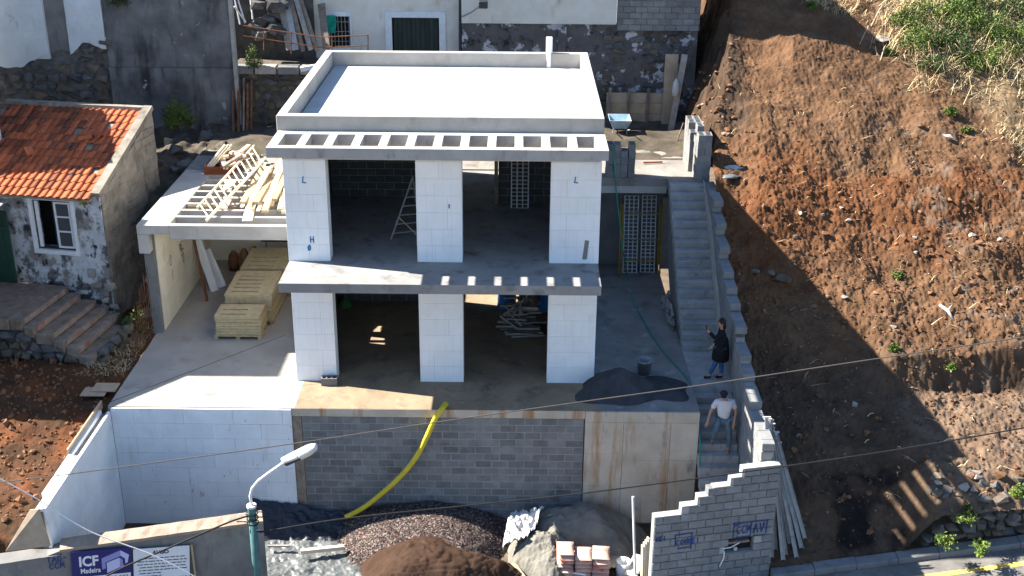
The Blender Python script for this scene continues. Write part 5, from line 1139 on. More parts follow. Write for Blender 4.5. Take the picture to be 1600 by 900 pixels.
MB().beam(PZ(418, 853, -3.0), PZ(452, 853, -3.0), .06, .04).build('thin_batten', M['wood_grey'], label='thin grey batten at the tarp edge left of the pale one', cat='timber')
def drape(A):
    return A
sheet('white_sack_cloth', [(1.5, -2.95, -3.0), (2.05, -3.0, -2.7), (2.5, -2.1, -2.45), (1.65, -1.95, -2.75)], M['white_sack'], 'crumpled white woven sack lying on the sand heaps', 'sack', .2, 2.2, 9, 60, 60)
# paper bags of lime
r = random.Random(9); bagm = None
def bagmesh():
    mb = MB(); nx, ny = 9, 7; vs = []
    for s_ in (1, -1):
        for j in range(ny):
            for i in range(nx):
                u, v = i/(nx-1)*2 - 1, j/(ny-1)*2 - 1; t = max(0, 1 - abs(u)**4)*max(0, 1 - abs(v)**4)
                vs.append((u*.2, v*.27, s_*.065*t**.5))
    k = nx*ny
    fs = [(j*nx+i, j*nx+i+1, (j+1)*nx+i+1, (j+1)*nx+i) for j in range(ny-1) for i in range(nx-1)]
    mb.add(vs, fs + [tuple(k + q for q in reversed(f)) for f in fs]); me = mb.mesh('bag', True); me.materials.append(M['paper_bag']); return me
bagm = bagmesh(); p0 = PZ(915, 900, -3.0)
for i in range(3):
    for k in range(6 + (1 if i == 0 else 0)):
        p = (2.98 + i*.42, -3.42 + r.uniform(-.03, .03), -3.3 + k*.118)
        o = addobj('cement_bag', bagm, None, None, Matrix.Translation(p) @ Matrix.Rotation(r.uniform(-.08, .08), 4, 'Z'))
        tag(o, 'pink paper cement bag in the %s pile, %s from the bottom' % (['left', 'middle', 'right'][i], ORD[k]), 'bag', 'cement bags, %s pile' % ['left', 'middle', 'right'][i])
MB().tube([PZ(811, 870, -3.1), PZ(840, 889, -3.1), PZ(880, 893, -3.1), PZ(915, 898, -3.1)], .025, 6).build('white_rope', M['cable_white'], label='white rope in front of the grey sand heap', cat='rope')
MB().beam(PZ(802, 880, -3.2), PZ(820, 905, -3.2), .1, .05).build('offcut_board', M['wood'], label='yellow board at the bottom left of the sand heap', cat='board')
MB().lathe((4.36, -3.4, -3.36), [(0, 0), (.16, 0), (.19, .42), (.17, .42), (.15, .03), (0, .03)], 14).build('paint_bucket', M['white_metal'], smooth=True, label='white bucket right of the cement bags', cat='bucket')
a, b = PZ(993, 915, -3.36), PY(989, 776, -3.5); MB().tube([a, b], .03, 8).build('white_post', M['white_metal'], label='thin white upright pipe left of the graffiti wall', cat='pipe')
MB().beam(PZ(985, 900, -3.1), PZ(1000, 868, -2.95), .3, .04).build('yellow_board', M['wood_pale'], label='pale formwork board beside the white pipe', cat='board')
for k in range(4): MB().beam(PZ(1003 + k*3, 905, -2.8), PY(1004 + k*3, 852 - k*4, -4.2), .03, .1).build('edge_slat', M['wood_pale'], label='thin pale slat stacked at the graffiti wall end, %s' % ['first', 'second', 'third', 'fourth'][k], cat='slat')

# ================================================================ GRAFFITI WALL (bottom right)
WA, WB = Vector((4.86, -4.62, 0)), Vector((7.66, -4.0, 0)); wex = (WB - WA).normalized(); wn_ = Vector((wex.y, -wex.x, 0)); WL = (WB - WA).length
gf = T('graffiti_block_wall', 'grey block wall with stepped top and blue spray writing, bottom right', 'wall', (WA + WB)/2 + Vector((0, 0, -3)))
steps_x = [0, .62, .98, 1.33, 1.72, 1.98]; tops = [-.93, -.73, -.53, -.33, -.13, .07]
def gtop(s):
    t = tops[0]
    for a, b in zip(steps_x, tops):
        if s >= a: t = b
    return t
hole = lambda s, z: 1.62 < s < 2.45 and -2.14 < z < -1.72
for a, b, t in zip(steps_x, steps_x[1:] + [WL], tops):
    mb = MB(); P = [WA + wex*a - wn_*.03, WA + wex*b - wn_*.03, WA + wex*b - wn_*.19, WA + wex*a - wn_*.19]
    mb.prism([(p.x, p.y) for p in P], -1.73 if a > 1.6 else -3.3, t - .01); mb.build('mortar', M['mortar_pale'], gf)
    P = [WA + wex*(a + .0) - wn_*.005, WA + wex*(b + .0) - wn_*.005, WA + wex*b - wn_*.2, WA + wex*a - wn_*.2]
    mb = MB(); mb.prism([(p.x, p.y) for p in P], t - .012, t + .012); mb.build('mortar_bed', M['mortar_pale'], gf)
for (a, b, z0, z1) in [(2.42, WL, -3.3, -1.73), (1.62, 2.42, -3.3, -2.13)]:
    P = [WA + wex*a - wn_*.03, WA + wex*b - wn_*.03, WA + wex*b - wn_*.19, WA + wex*a - wn_*.19]
    mb = MB(); mb.prism([(p.x, p.y) for p in P], z0, z1 - .001); mb.build('mortar', M['mortar_pale'], gf)
course_wall(gf, WA, wex, wn_, WL, -3.33, .07, m='block_pale', th=.2, gap=.018, top=lambda s: gtop(s), skip=hole, seed=51, jit=.006)
P = [WA + wex*1.6 - wn_*.17, WA + wex*2.42 - wn_*.17, WA + wex*2.42 - wn_*.21, WA + wex*1.6 - wn_*.21]
mb = MB(); mb.prism([(p.x, p.y) for p in P], -2.14, -1.735); nic = mb.build('meter_niche', M['black_in'], gf)
def gp(s, z, o): p = WA + wex*s + wn_*o; p.z = z; return p
MB().tube([gp(1.66, -1.95, .02), gp(1.85, -1.93, .03), gp(2.05, -1.84, .02)], .014, 6).build('conduit', M['cable_white'], nic)
MB().tube([gp(1.72, -2.05, -.02), gp(1.70, -2.2, .03), gp(1.62, -2.42, .02)], .014, 6).build('conduit', M['cable_white'], nic)
blob_ = MB().lathe(gp(2.0, -2.08, -.06), [(0, 0), (.04, .0), (.05, .04), (.03, .08), (0, .08)], 8).build('valve', M['white_sack'], nic)
MB().beam(gp(1.66, -1.84, -.05), gp(2.30, -1.84, -.05), .1, .05).build('lintel', M['wood_old'], nic)
mb = MB(); W0 = WA.copy()
gpx = lambda u, v: (lambda q: ((q - WA).dot(wex), q.z))(PP(u, v, WA, wn_))
def pl(pts): ribbon(mb, [gpx(*q) for q in pts], WA, wex, (0, 0, 1), wn_, .03, .014)
pl([(1055, 853), (1055, 836), (1082, 832)]); pl([(1081, 833), (1079, 857)]); pl([(1059, 857), (1077, 854)])
x, z = gpx(1056, 851); scrawl(mb, 'CORREI', x, z, .12, WA + wn_*.011, wex, (0, 0, 1), wn_, .022, 0)
x, z = gpx(1024, 846); scrawl(mb, 'VEI', x, z, .11, WA + wn_*.011, wex, (0, 0, 1), wn_, .024, 0)
pl([(1145, 840), (1147, 818), (1172, 815), (1200, 812)]); pl([(1174, 816), (1172, 836)]); pl([(1199, 813), (1196, 832)]); pl([(1149, 840), (1171, 837)]); pl([(1176, 837), (1194, 835)]); pl([(1148, 822), (1160, 816)])
x, z = gpx(1150, 834); scrawl(mb, 'CCM', x, z, .2, WA + wn_*.011, wex, (0, 0, 1), wn_, .026, 0, .62)
x, z = gpx(1176, 832); scrawl(mb, 'AV', x, z, .24, WA + wn_*.011, wex, (0, 0, 1), wn_, .03, 0, .62)
mb.build('spray_lettering', M['blue_ink'], gf, kind='stuff')
# white galvanised planks leaning behind it
r = random.Random(31)
for k in range(9):
    a = Vector((7.62 + .12*k + r.uniform(-.02, .02), -4.0 + .16*(k % 3) + .05*k, -2.75)); b = Vector((7.50 + .045*k + r.uniform(-.03, .03), -2.2 - .10*(8-k) + r.uniform(-.1, .1), -.1 + .10*(8 - k) + r.uniform(-.1, .1)))
    a.z = float(hill(np.array(a.x), np.array(max(a.y, -3.7))))
    t = T('scaffold_plank', 'galvanised steel scaffold plank leaning against the stair wall, %s from the left' % ['first', 'second', 'third', 'fourth', 'fifth', 'sixth', 'seventh', 'eighth', 'ninth'][k], 'scaffold plank', a, 0, 'scaffold planks at the stair wall')
    MB().beam(a, b, .09, .035, up=(0, -1, .3)).build('plank', M['steel'], t)
    d = (b - a).normalized(); s_ = Vector((1, 0, 0))
    for q in (-.045, .045): MB().beam(a + s_*q + Vector((0, -.03, 0)), b + s_*q + Vector((0, -.03, 0)), .008, .05, up=(0, -1, .3)).build('flange', M['steel'], t)
    MB().beam(b - s_*.09, b + s_*.09, .03, .03).build('hook', M['white_metal'], t); MB().beam(b - d*.25 - s_*.08, b - d*.25 + s_*.08, .025, .025).build('hook', M['white_metal'], t)

# ================================================================ STREET WALL, SIGNS, LAMP
SA, SB = Vector((-9.2, -6.38, 0)), Vector((-3.72, -4.82, 0)); sex = (SB - SA).normalized(); sn = Vector((sex.y, -sex.x, 0)); SL = (SB - SA).length
swl = T('street_wall', 'rough concrete street wall with sunlit top carrying two signs', 'wall', (SA + SB)/2 + Vector((0, 0, -3.6)))
relief(swl, 'face', SA, sex, sn, SL, -3.7, -1.0, M['conc_grey'], amp=.02, freq=2, step=.08, thick=.36, seed=61, top=lambda s: np.where(s < 1.55, -1.1, -.98 + .02*np.sin(s*4)))
mb = MB()
n = 30; vs = []
for i in range(n+1):
    s = 1.5 + (SL - 1.5)*i/n; wob = .005*math.sin(i*1.7)
    for o, z in ((.035 + wob, -1.02), (.03 + wob, -.955), (-.2, -.94 + .015*math.sin(i*2.3)), (-.41 + wob, -.955), (-.42, -1.02)):
        p = SA + sex*s + sn*o; vs.append((p.x, p.y, z))
mb.add(vs, [(i*5+j, (i+1)*5+j, (i+1)*5+j+1, i*5+j+1) for i in range(n) for j in range(4)] + [(0, 1, 2, 3, 4), tuple(n*5+j for j in (4, 3, 2, 1, 0))])
mb.build('cap', M['wall_cap'], swl, bevel=0)
def sp(u, v, off=0): return PP(u, v, SA + sn*(.03 + off), sn)
def sxy(p): return (p - SA).dot(sex), p.z
mb = MB(); P0 = SA + sn*.05
for txt, u, v, h_ in (('TAD-', 74, 879, .135), ('CCM', 78, 889, .135)):
    x, z = sxy(sp(u, v)); scrawl(mb, txt, x, z, h_, P0, sex, (0, 0, 1), sn, .026)
mb.build('spray_lettering', M['blue_ink'], swl, kind='stuff')
def panel(name, uL, vL, uR, vR, ht, m, label, cat='sign'):
    a, b = sp(uL, vL, .03), sp(uR, vR, .03); ex_ = (b - a); L = ex_.length; ex_.normalize(); up = sn.cross(ex_)
    if up.z < 0: up = -up
    t = T(name, label, cat, a)
    c = [a + sn*d - up*h_ + ex_*w_ for d in (0, .02) for w_, h_ in ((0, 0), (L, 0), (L, ht), (0, ht))]
    MB().add(c, [(0,1,2,3),(7,6,5,4),(0,4,5,1),(1,5,6,2),(2,6,7,3),(3,7,4,0)]).build('board', M[m], t)
    return t, a + sn*.02, ex_, up, L
def put(t, txt, size, x, y, m, A, ex_, up, name='lettering', bold=0.0, width=None):
    me = textmesh(txt, size, bold); me.materials.append(M[m])
    if width:
        xs_ = [v.co.x for v in me.vertices]; k = width/(max(xs_) - min(xs_))
        for v in me.vertices: v.co.x *= k
    return addobj(name, me, None, t, frame(A + ex_*x - up*y + sn*.0035, ex_, up, sn))
t, A, ex_, up, L = panel('company_sign', 110, 862.5, 204.5, 853.5, .98, 'sign_blue', 'dark blue sign with white lettering and block drawing on the street wall')
put(t, 'ICF', .34, .12*L, .37, 'sign_white', A, ex_, up, bold=.012, width=.32*L); put(t, 'Madeira', .17, .14*L, .55, 'sign_white', A, ex_, up, bold=.004, width=.33*L)
def flat(t, name, pts, m, A, ex_, up, L, off=.003): MB().add([A + ex_*(x*L) - up*y + sn*off for x, y in pts], [tuple(range(len(pts)))[::-1]]).build(name, M[m], t)
flat(t, 'emblem_piece', [(.50, .22), (.82, .06), (.82, .20), (.56, .33), (.56, .48), (.50, .50)], 'sign_lilac2', A, ex_, up, L, .0026)
flat(t, 'emblem_piece', [(.82, .06), (.96, .19), (.93, .38), (.89, .40), (.89, .28), (.82, .20)], 'sign_lilac', A, ex_, up, L, .003)
flat(t, 'emblem_piece', [(.58, .34), (.80, .24), (.80, .48), (.58, .60)], 'sign_lilac', A, ex_, up, L, .0042)
flat(t, 'emblem_piece', [(.80, .24), (.85, .29), (.85, .40), (.87, .44), (.83, .50), (.80, .48)], 'sign_lilac2', A, ex_, up, L, .0048)
flat(t, 'number_strip', [(.14, .64), (.97, .64), (.97, .86), (.14, .86)], 'sign_white', A, ex_, up, L, .003)
put(t, '351 965 835 592', .17, .20*L, .80, 'sign_blue', A, ex_, up, width=.72*L).location += (sn*.003)
t, A, ex_, up, L = panel('notice_board', 208, 858, 296, 851.5, .98, 'sign_white', 'white printed notice board beside the blue sign')
put(t, 'AVISO', .12, .34*L, .15, 'black_ink', A, ex_, up, bold=.006)
r = random.Random(77)
for k in range(9):
    y = .24 + k*.075; x = .06 + r.uniform(0, .05)
    while x < .93:
        w_ = r.uniform(.04, .12); x2 = min(.95, x + w_)
        if not (k in (5, 6) and x > .5): flat(t, 'print_line', [(x, y), (x2, y), (x2, y + .022), (x, y + .022)], 'blue_ink' if k in (5, 6) else 'black_ink', A, ex_, up, L)
        x = x2 + .018
MB().beam(sp(299, 850, .04), sp(306, 905, .04), .07, .04).build('side_batten', M['wood'], t)
MB().add([q + d for d in (Vector((0, 0, 0)), Vector((.01, .03, .0))) for q in (PY(46, 797, -5.82), PY(60, 796, -5.82), PY(78, 853, -6.02), PY(8, 862, -6.3))], [(3,2,1,0),(4,5,6,7),(0,1,5,4),(1,2,6,5),(2,3,7,6),(3,0,4,7)]).build('plywood_board', M['ply'], label='brown plywood board leaning at the corner of the foam side wall', cat='board')
# street lamp
lp = T('street_lamp', 'street lamp with green pole and bent arm before the foam wall', 'street lamp', (-3.82, -5.3, -3.5))
tp = PY(393, 792, -5.3)
MB().tube([(tp.x - .02, -5.3, -3.6), (tp.x, -5.3, tp.z - .25)], [.1, .085], 14).build('pole', M['pole_green'], lp, smooth=True)
MB().tube([(tp.x, -5.3, tp.z - .25), (tp.x, -5.3, tp.z)], .088, 14).build('pole_top', M['pole_green'], lp)
MB().tube([(tp.x, -5.3, tp.z), (tp.x, -5.3, tp.z + .05)], .105, 14).build('pole_cap', M['white_metal'], lp)
arm = [PY(u, v, -5.3) for u, v in [(393, 788), (391, 775), (394, 763), (404, 751), (420, 739), (436, 728), (450, 718)]]
MB().tube(arm, .032, 10).build('arm', M['white_metal'], lp, smooth=True)
hd0, hd1 = PY(443, 722, -5.3), PY(494, 697, -5.3); d = (hd1 - hd0); hl = d.length; d.normalize(); sd = Vector((0, 1, 0)); uu = sd.cross(d); uu = uu if uu.z > 0 else -uu
def headprof(f): return .115*math.sin(min(1, .25 + f*1.2)*math.pi*.5)*(1 if f < .85 else (1 - (f-.85)*3)), .105*(1 if f < .8 else 1 - (f-.8)*2.5)
def headpart(f0, f1, name, m, zs=1.0, zo=0):
    mb = MB(); vs = []; n = 9; k = 10
    for i in range(n):
        f = f0 + (f1-f0)*i/(n-1); a_, b_ = headprof(f); c = hd0 + d*(hl*f)
        vs += [c + sd*(a_*1.3*math.cos(2*math.pi*j/k)) + uu*(b_*zs*math.sin(2*math.pi*j/k) + zo) for j in range(k)]
    mb.add(vs, [(i*k+j, i*k+(j+1) % k, (i+1)*k+(j+1) % k, (i+1)*k+j) for i in range(n-1) for j in range(k)] + [tuple(range(k))[::-1], tuple((n-1)*k+j for j in range(k))])
    return mb.build(name, M[m], lp, smooth=True)
headpart(0, .5, 'ballast_housing', 'white_metal'); headpart(.505, 1.0, 'lamp_cover', 'white_metal'); headpart(.52, .98, 'lamp_glass', 'lamp_glass', .8, -.035); headpart(.02, .5, 'under_housing', 'dark_metal', .8, -.03)
for k in range(3): MB().tube([(tp.x + .12*math.cos(q*.63), -5.3 + .12*math.sin(q*.63), tp.z - .16 - .12*k + .015*math.sin(q*2)) for q in range(11)], .014, 6).build('cable_loop', M['cable'], lp)
for k, (u, v) in enumerate([(373, 803), (370, 815), (410, 800), (420, 808), (412, 828), (430, 830)]):
    a = PY(u, v, -5.3); MB().tube([(tp.x, -5.32, a.z), (a.x*.5 + tp.x*.5, -5.36, a.z + .04), tuple(a)], .013, 6).build('cable_tail', M['cable' if k % 2 else 'steel'], lp)
# overhead cables
def cable(pts, r, m, label, y=None):
    P = [Vector(p) for p in pts]; Q = []
    for i in range(len(P)-1):
        for k in range(8):
            t_ = k/8; p0, p1, p2, p3 = P[max(i-1, 0)], P[i], P[i+1], P[min(i+2, len(P)-1)]
            Q.append(.5*((2*p1) + (p2-p0)*t_ + (2*p0-5*p1+4*p2-p3)*t_**2 + (3*p1-p0-3*p2+p3)*t_**3))
    Q.append(P[-1]); return MB().tube(Q, r, 6).build('overhead_cable', M[m], label=label, cat='cable')
cable([PY(u, v, -8) for u, v in [(-60, 760), (75, 745), (330, 711), (480, 690), (673, 661), (900, 629), (1080, 604), (1220, 583), (1400, 556), (1660, 518)]], .010, 'cable_grey', 'thin cable crossing the whole picture above the deck edge')
cable([PY(u, v, -5.3 + (u-410)*.0009) for u, v in [(405, 832), (540, 810), (760, 787), (900, 772), (1100, 746), (1380, 706), (1660, 658)]], .016, 'cable', 'black cable running from the lamp post to the right over the block wall')
cable([PY(u, v, -6.6) for u, v in [(-60, 715), (0, 748), (62, 782), (140, 830), (240, 868), (330, 915)]], .012, 'cable_white', 'thin white cable sagging in the lower left corner')
cable([PY(u, v, -5.4 - (375-u)*.004) for u, v in [(388, 806), (360, 815), (320, 832), (250, 862), (190, 888), (140, 915)]], .02, 'cable', 'thick black cable from the lamp post down across the signs')
cable([(-8.12, -1.35, .03), (-6.2, -.6, .55), (-3.77, .35, 1.22)], .008, 'cable', 'thin black line strung from the deck corner to the house column')
# hoses
yp = [(697, 631), (688, 641), (679, 656), (668, 680), (655, 706), (640, 728), (620, 750), (600, 768), (578, 786), (558, 799), (540, 808)]
Q = []
for k, (u, v) in enumerate(yp):
    yy = [-1.15, -1.5, -1.6][k] if k < 3 else -1.6 - .03*(k-2); Q.append(PY(u, v, yy))
Q[0] = PZ(697, 631, .07); Q[1] = PZ(689, 641, .05)
def smooth_pts(P, n=6):
    R_ = []
    for i in range(len(P)-1):
        for k in range(n):
            t_ = k/n; p0, p1, p2, p3 = P[max(i-1, 0)], P[i], P[i+1], P[min(i+2, len(P)-1)]
            R_.append(.5*((2*p1) + (p2-p0)*t_ + (2*p0-5*p1+4*p2-p3)*t_**2 + (3*p1-p0-3*p2+p3)*t_**3))
    return R_ + [P[-1]]
SP = smooth_pts(Q, 10); MB().tube(SP, [.062 + (.006 if i % 2 else 0) for i in range(len(SP))], 12).build('yellow_pipe', M['yellow_hose'], smooth=True, label='bright yellow corrugated pipe hanging from the deck over the block wall', cat='pipe')
gpts = [PY(957, 226, 6.95), PY(960, 262, 6.9), PY(964, 310, 6.85), PY(969, 352, 6.7), PY(974, 395, 6.4), PZ(982, 436, .03), PZ(990, 470, .03), PZ(1005, 500, .03), PZ(1030, 540, .03), PZ(1052, 566, .03), PZ(1072, 588, .03), PZ(1080, 602, .03), PX(1089, 640, 6.27), PX(1094, 690, 6.27), PX(1093, 745, 6.27)]
MB().tube(smooth_pts(gpts), .02, 7).build('green_hose', M['green_hose'], smooth=True, label='thin green hose hanging from the terrace and running across the deck', cat='hose')
# bucket on the deck
q = PZ(1006, 584, 0); bk = T('mortar_bucket', 'mortar stained grey bucket standing on the deck by the sand', 'bucket', (q.x, q.y, 0))
MB().lathe((q.x, q.y, 0.01), [(0, 0), (.15, 0), (.2, .36), (.215, .36), (.215, .4), (.195, .4), (.14, .03), (0, .03)], 18).build('tub', M['bucket'], bk, smooth=True)
MB().tube([(q.x + .215*math.cos(a), q.y - .08 - .03*math.sin(a), .4 - .16*math.sin(a)) for a in np.linspace(0, math.pi, 9)], .008, 5).build('handle', M['steel'], bk)

# ================================================================ INSIDE THE HOUSE
q = PZ(612, 374, H)
sl1 = T('step_ladder', 'grey folding step ladder in the upper left bay', 'ladder', (q.x, q.y, H))
apex = PY(645, 276, 2.6); fl, fr = PZ(611, 374, H), PZ(652, 384, H)
MB().tube([fl, apex], .025, 7).build('rail', M['steel'], sl1); ap2 = apex + Vector((.12, .0, 0)); MB().tube([fr, ap2], .025, 7).build('rail', M['steel'], sl1)
rb = [fl + Vector((.65, .9, 0)), fr + Vector((.3, .9, 0))]
for a, b in zip(rb, (apex, ap2)): MB().tube([a, b], .02, 7).build('rear_rail', M['steel'], sl1)
for k in range(6):
    f = (k + .7)/7; MB().beam(fl.lerp(apex, f), rb[0].lerp(apex, f) * .5 + fr.lerp(ap2, f)*.5, .07, .025).build('tread', M['steel'], sl1)
MB().tube([fl.lerp(apex, .35), fr.lerp(ap2, .15)], .014, 6).build('brace', M['wood_pale'], sl1)
r = random.Random(41); cx_, cy_ = 1.87, 2.95
for k in range(58):
    lay = k//6; y = cy_ + r.uniform(-.35, .3); d = Vector((1, r.uniform(-.15, .15), 0)) if lay < 4 or r.random() < .4 else Vector((r.uniform(-1, 1), r.uniform(-.4, .2), r.uniform(-.8, .8)))
    d.normalize(); L_ = r.uniform(.25, .55) if lay < 4 else r.uniform(.15, .35); p = Vector((cx_ + r.uniform(-.25, .25)*(1 if lay < 4 else 1.3), y, .06 + lay*.1))
    MB().beam(p - d*L_, p + d*L_, r.uniform(.06, .14), r.uniform(.03, .06)).build('scrap_plank', M['wood_grey'], label='grey scrap plank in the woodpile of the lower right bay', cat='plank', group='scrap planks in the woodpile')
blob('blue_tarp', (1.5, 4.9, 0), (.28, .3, .85), 'blue_tarp', 'bright blue tarp bundle behind the woodpile', 'tarp', 3)
blob('blue_sack', (2.65, 4.7, 0), (.25, .3, .7), 'blue_tarp', 'blue sack right of the woodpile rear', 'sack', 5)
MB().cbox(1.85, 2.35, 4.5, 4.9, 0, .95, c=.03).build('carton', M['wood_old'], label='brown carton behind the woodpile between the blue bundles', cat='carton')
blob('red_cloth', (2.1, 4.65, .93), (.2, .18, .1), 'redbox', 'dark red cloth on the brown carton', 'cloth', 6)
q = PZ(540, 478, 0); br = T('green_broom', 'green broom standing in the back of the lower left bay', 'broom', (q.x, q.y, 0))
MB().tube([(q.x, q.y, .25), (q.x - .05, q.y + .3, 1.4)], .015, 6).build('stick', M['wood_old'], br)
MB().lathe((q.x, q.y, 0), [(0, 0), (.2, .0), (.16, .14), (.04, .26), (0, .26)], 10).build('head', mat('broom_green', [(.05,.12,.03), (.08,.18,.05)], 5), br)
# ================================================================ HILLSIDE SCATTER
rr = np.random.RandomState(91)
n = 11000; X = rr.uniform(7.6, 20, n); Y = rr.uniform(-3.4, 18, n); k_ = (Y > yroad(X) + .5) & (rr.uniform(0, 1, n) < np.clip(1.15 - np.abs(Y - 2)/7, .12, 1))
X, Y = X[k_], Y[k_]; s_ = rr.gamma(2, .011, len(X)) + .008
pebbles('soil_clods', np.stack([X, Y, hill(X, Y) + s_*.3], 1), s_, M['soilrock'])
n = 350; X = rr.uniform(7.8, 18, n); Y = rr.uniform(-3.2, 9, n); k_ = Y > yroad(X) + .5; X, Y = X[k_], Y[k_]; s_ = rr.uniform(.012, .04, len(X))
pebbles('pale_chips', np.stack([X, Y, hill(X, Y) + s_*.3], 1), s_, M['rock_pale'])
r = random.Random(66)
ST = [(1380, 66, .55, 'rock_pale', 'large pale rock at the edge of the green bushes'), (1250, 334, .22, 'rock_pale', 'pale stone on the red soil right of the shadow'), (1285, 336, .2, 'rock_pale', 'pale stone just right of another on the red soil'), (1325, 345, .22, 'rock_pale', 'angular pale stone in the middle of the red soil'),
      (1430, 395, .2, 'rock_pale', 'narrow upright pale stone at the lower edge of the red soil'), (1517, 370, .34, 'rock_pale', 'broad flat pale stone at the right of the red soil'), (1563, 376, .36, 'rock_pale', 'flat tan stone near the right picture edge'), (1480, 215, .34, 'rock_pale', 'pale stone among dry grass on the upper slope'),
      (1248, 682, .16, 'white_sack', 'small white stone in the shade near the scaffold planks'), (1530, 380, .26, 'soilrock', 'reddish stone below the broad flat pale stone'), (1465, 398, .2, 'soilrock', 'reddish stone beside the narrow upright one'), (1220, 440, .5, 'rock_brown', 'long grey slab in the shade right of the stepped wall'), (1205, 428, .34, 'rock_brown', 'dark stone at the shaded slab'), (1180, 425, .3, 'rock_brown', 'dark stone in the shade closest to the stepped wall')]
for (u, v, s_, m, lab) in ST:
    s_ = s_*.8 if s_ < .5 else s_; p = onhill(u, v); o = addobj('stone', rockmesh(r.randrange(9), m), None, None, Matrix.Translation(p + Vector((0, 0, s_*.12))) @ Matrix.Rotation(r.uniform(0, 6), 4, 'Z') @ Matrix.Diagonal((s_*1.2, s_*.8, s_*.6, 1))); tag(o, lab, 'stone')
for k in range(105):
    u, v = (r.uniform(1150, 1600), r.uniform(300, 520)) if k < 45 else (r.uniform(1085, 1150), r.uniform(70, 250)) if k < 90 else (r.uniform(1240, 1420), r.uniform(600, 860))
    p = onhill(u, v); s_ = r.uniform(.10, .2); o = addobj('stone', rockmesh(r.randrange(9), 'soilrock' if k % 9 else 'rock_pale'), None, None, Matrix.Translation(p + Vector((0, 0, s_*.1))) @ Matrix.Rotation(r.uniform(0, 6), 4, 'Z') @ Matrix.Diagonal((s_*1.2, s_, s_*.75, 1)))
    zone = 'on the red soil' if k < 45 else 'on the cut face above the block stacks' if k < 90 else 'on the lower shaded slope'
    tag(o, 'loose brown stone ' + zone, 'stone', 'stones ' + zone)
def blades(name, P, L, wd, m, seed, droop=.5, up=1.0, **kw):
    r = np.random.RandomState(seed); n = len(P); a = r.uniform(0, 2*np.pi, n); lean = r.uniform(.1, 1.2, n)
    d = np.stack([np.cos(a)*lean, np.sin(a)*lean, np.full(n, up)*r.uniform(.3, 1, n)], 1); d /= np.linalg.norm(d, axis=1)[:, None]
    s = np.stack([-np.sin(a), np.cos(a), np.zeros(n)], 1)*wd[:, None]
    m1 = P + d*L[:, None]*.55; d2 = d.copy(); d2[:, 2] -= droop*r.uniform(.3, 1.4, n); m2 = m1 + d2*L[:, None]*.5
    V = np.stack([P - s, P + s, m1 + s*.8, m1 - s*.8, m2], 1).reshape(-1, 3)
    me = bpy.data.meshes.new(name); me.from_pydata(V.tolist(), [], [f for q in range(n) for f in ((5*q, 5*q+1, 5*q+2, 5*q+3), (5*q+3, 5*q+2, 5*q+4))]); me.materials.append(M[m])
    o = addobj(name, me, None); o['kind'] = 'stuff'; INV[o.name] = Matrix.Identity(4); return tag(o, **kw)
# dry grass: dense upper right, sparse elsewhere
n = 60000; X = rr.uniform(8.5, 20.8, n); Y = rr.uniform(2, 19, n); c1 = fbm(X, Y, .7, 3, 101)
dens = np.clip((X - 14.3 - (12 - Y)*.75)/2.2 + c1*4.5, 0, 1)*np.clip((Y - 3.0)/3, 0, 1)
k_ = rr.uniform(0, 1, n) < dens*.75; X, Y = X[k_], Y[k_]
blades('dry_grass', np.stack([X, Y, hill(X, Y) - .01], 1), rr.uniform(.15, .6, len(X)), rr.uniform(.005, .012, len(X)), 'straw', 5, .8, .7)
n = 380; X = rr.uniform(8, 20, n); Y = rr.uniform(-2.8, 12, n); k_ = Y > yroad(X) + .6; X, Y = X[k_], Y[k_]
blades('dry_stems', np.stack([X, Y, hill(X, Y) + .01], 1), rr.uniform(.12, .5, len(X)), rr.uniform(.005, .010, len(X)), 'straw', 6, .5, .25)
SH = [(1432, 62, .55, .55, 'leaf', 'green shrub above the large pale rock'), (1475, 60, .7, .7, 'leaf_dark', 'dark green shrub in the middle of the bush group'), (1490, 25, .7, .7, 'leaf', 'light green shrub at the top of the bush group'), (1532, 45, .7, .75, 'leaf', 'yellow green shrub right of the dark one'), (1575, 15, .8, .8, 'leaf_dark', 'dark shrub in the top right corner'),
      (1535, 98, .5, .55, 'leaf', 'bright green shrub at the lower edge of the bush group'), (1505, 85, .5, .5, 'leaf_dark', 'dark low shrub between the bright ones'), (1450, 15, .5, .5, 'leaf', 'small green shrub at the top edge, left of the group'), (1590, 60, .5, .6, 'leaf', 'green shrub among straw at the right edge'), (1458, 95, .35, .35, 'leaf_dark', 'small dark shrub below the large pale rock'), (1420, 30, .55, .5, 'leaf', 'loose green shrub at the upper left end of the bush group'), (1560, 75, .5, .5, 'leaf', 'green shrub between the straw and the bright one'), (1510, 5, .7, .7, 'leaf_dark', 'dark shrub at the top edge above the light green one')]
for k, (u, v, rx, rz, m, lab) in enumerate(SH):
    p = onhill(u, v + 12); shrub('hill_shrub', lab, p, rx*1.3, rz*1.15, 3400 if rx > .5 else 1900, m, .075, 200 + k, group='shrubs on the hilltop', clump=40)
WD = [(1392, 85, .2, 'weed under the large pale rock'), (1484, 178, .22, 'green weed below the straw slope'), (1512, 206, .2, 'small bright weed right of the upper one'), (1396, 546, .12, 'tiny green weed at the shadow edge'), (1486, 576, .13, 'small weed on the brown lower bank'), (1268, 14, .25, 'dry green weed at the top of the hillside'), (1402, 432, .14, 'small weed under the red soil'), (1510, 810, .3, 'grass tuft on the rubble wall'), (1478, 850, .25, 'grass tuft behind the kerb'), (1590, 775, .25, 'grass tuft at the right edge above the rubble wall'), (1530, 860, .25, 'grass tuft at the foot of the rubble wall')]
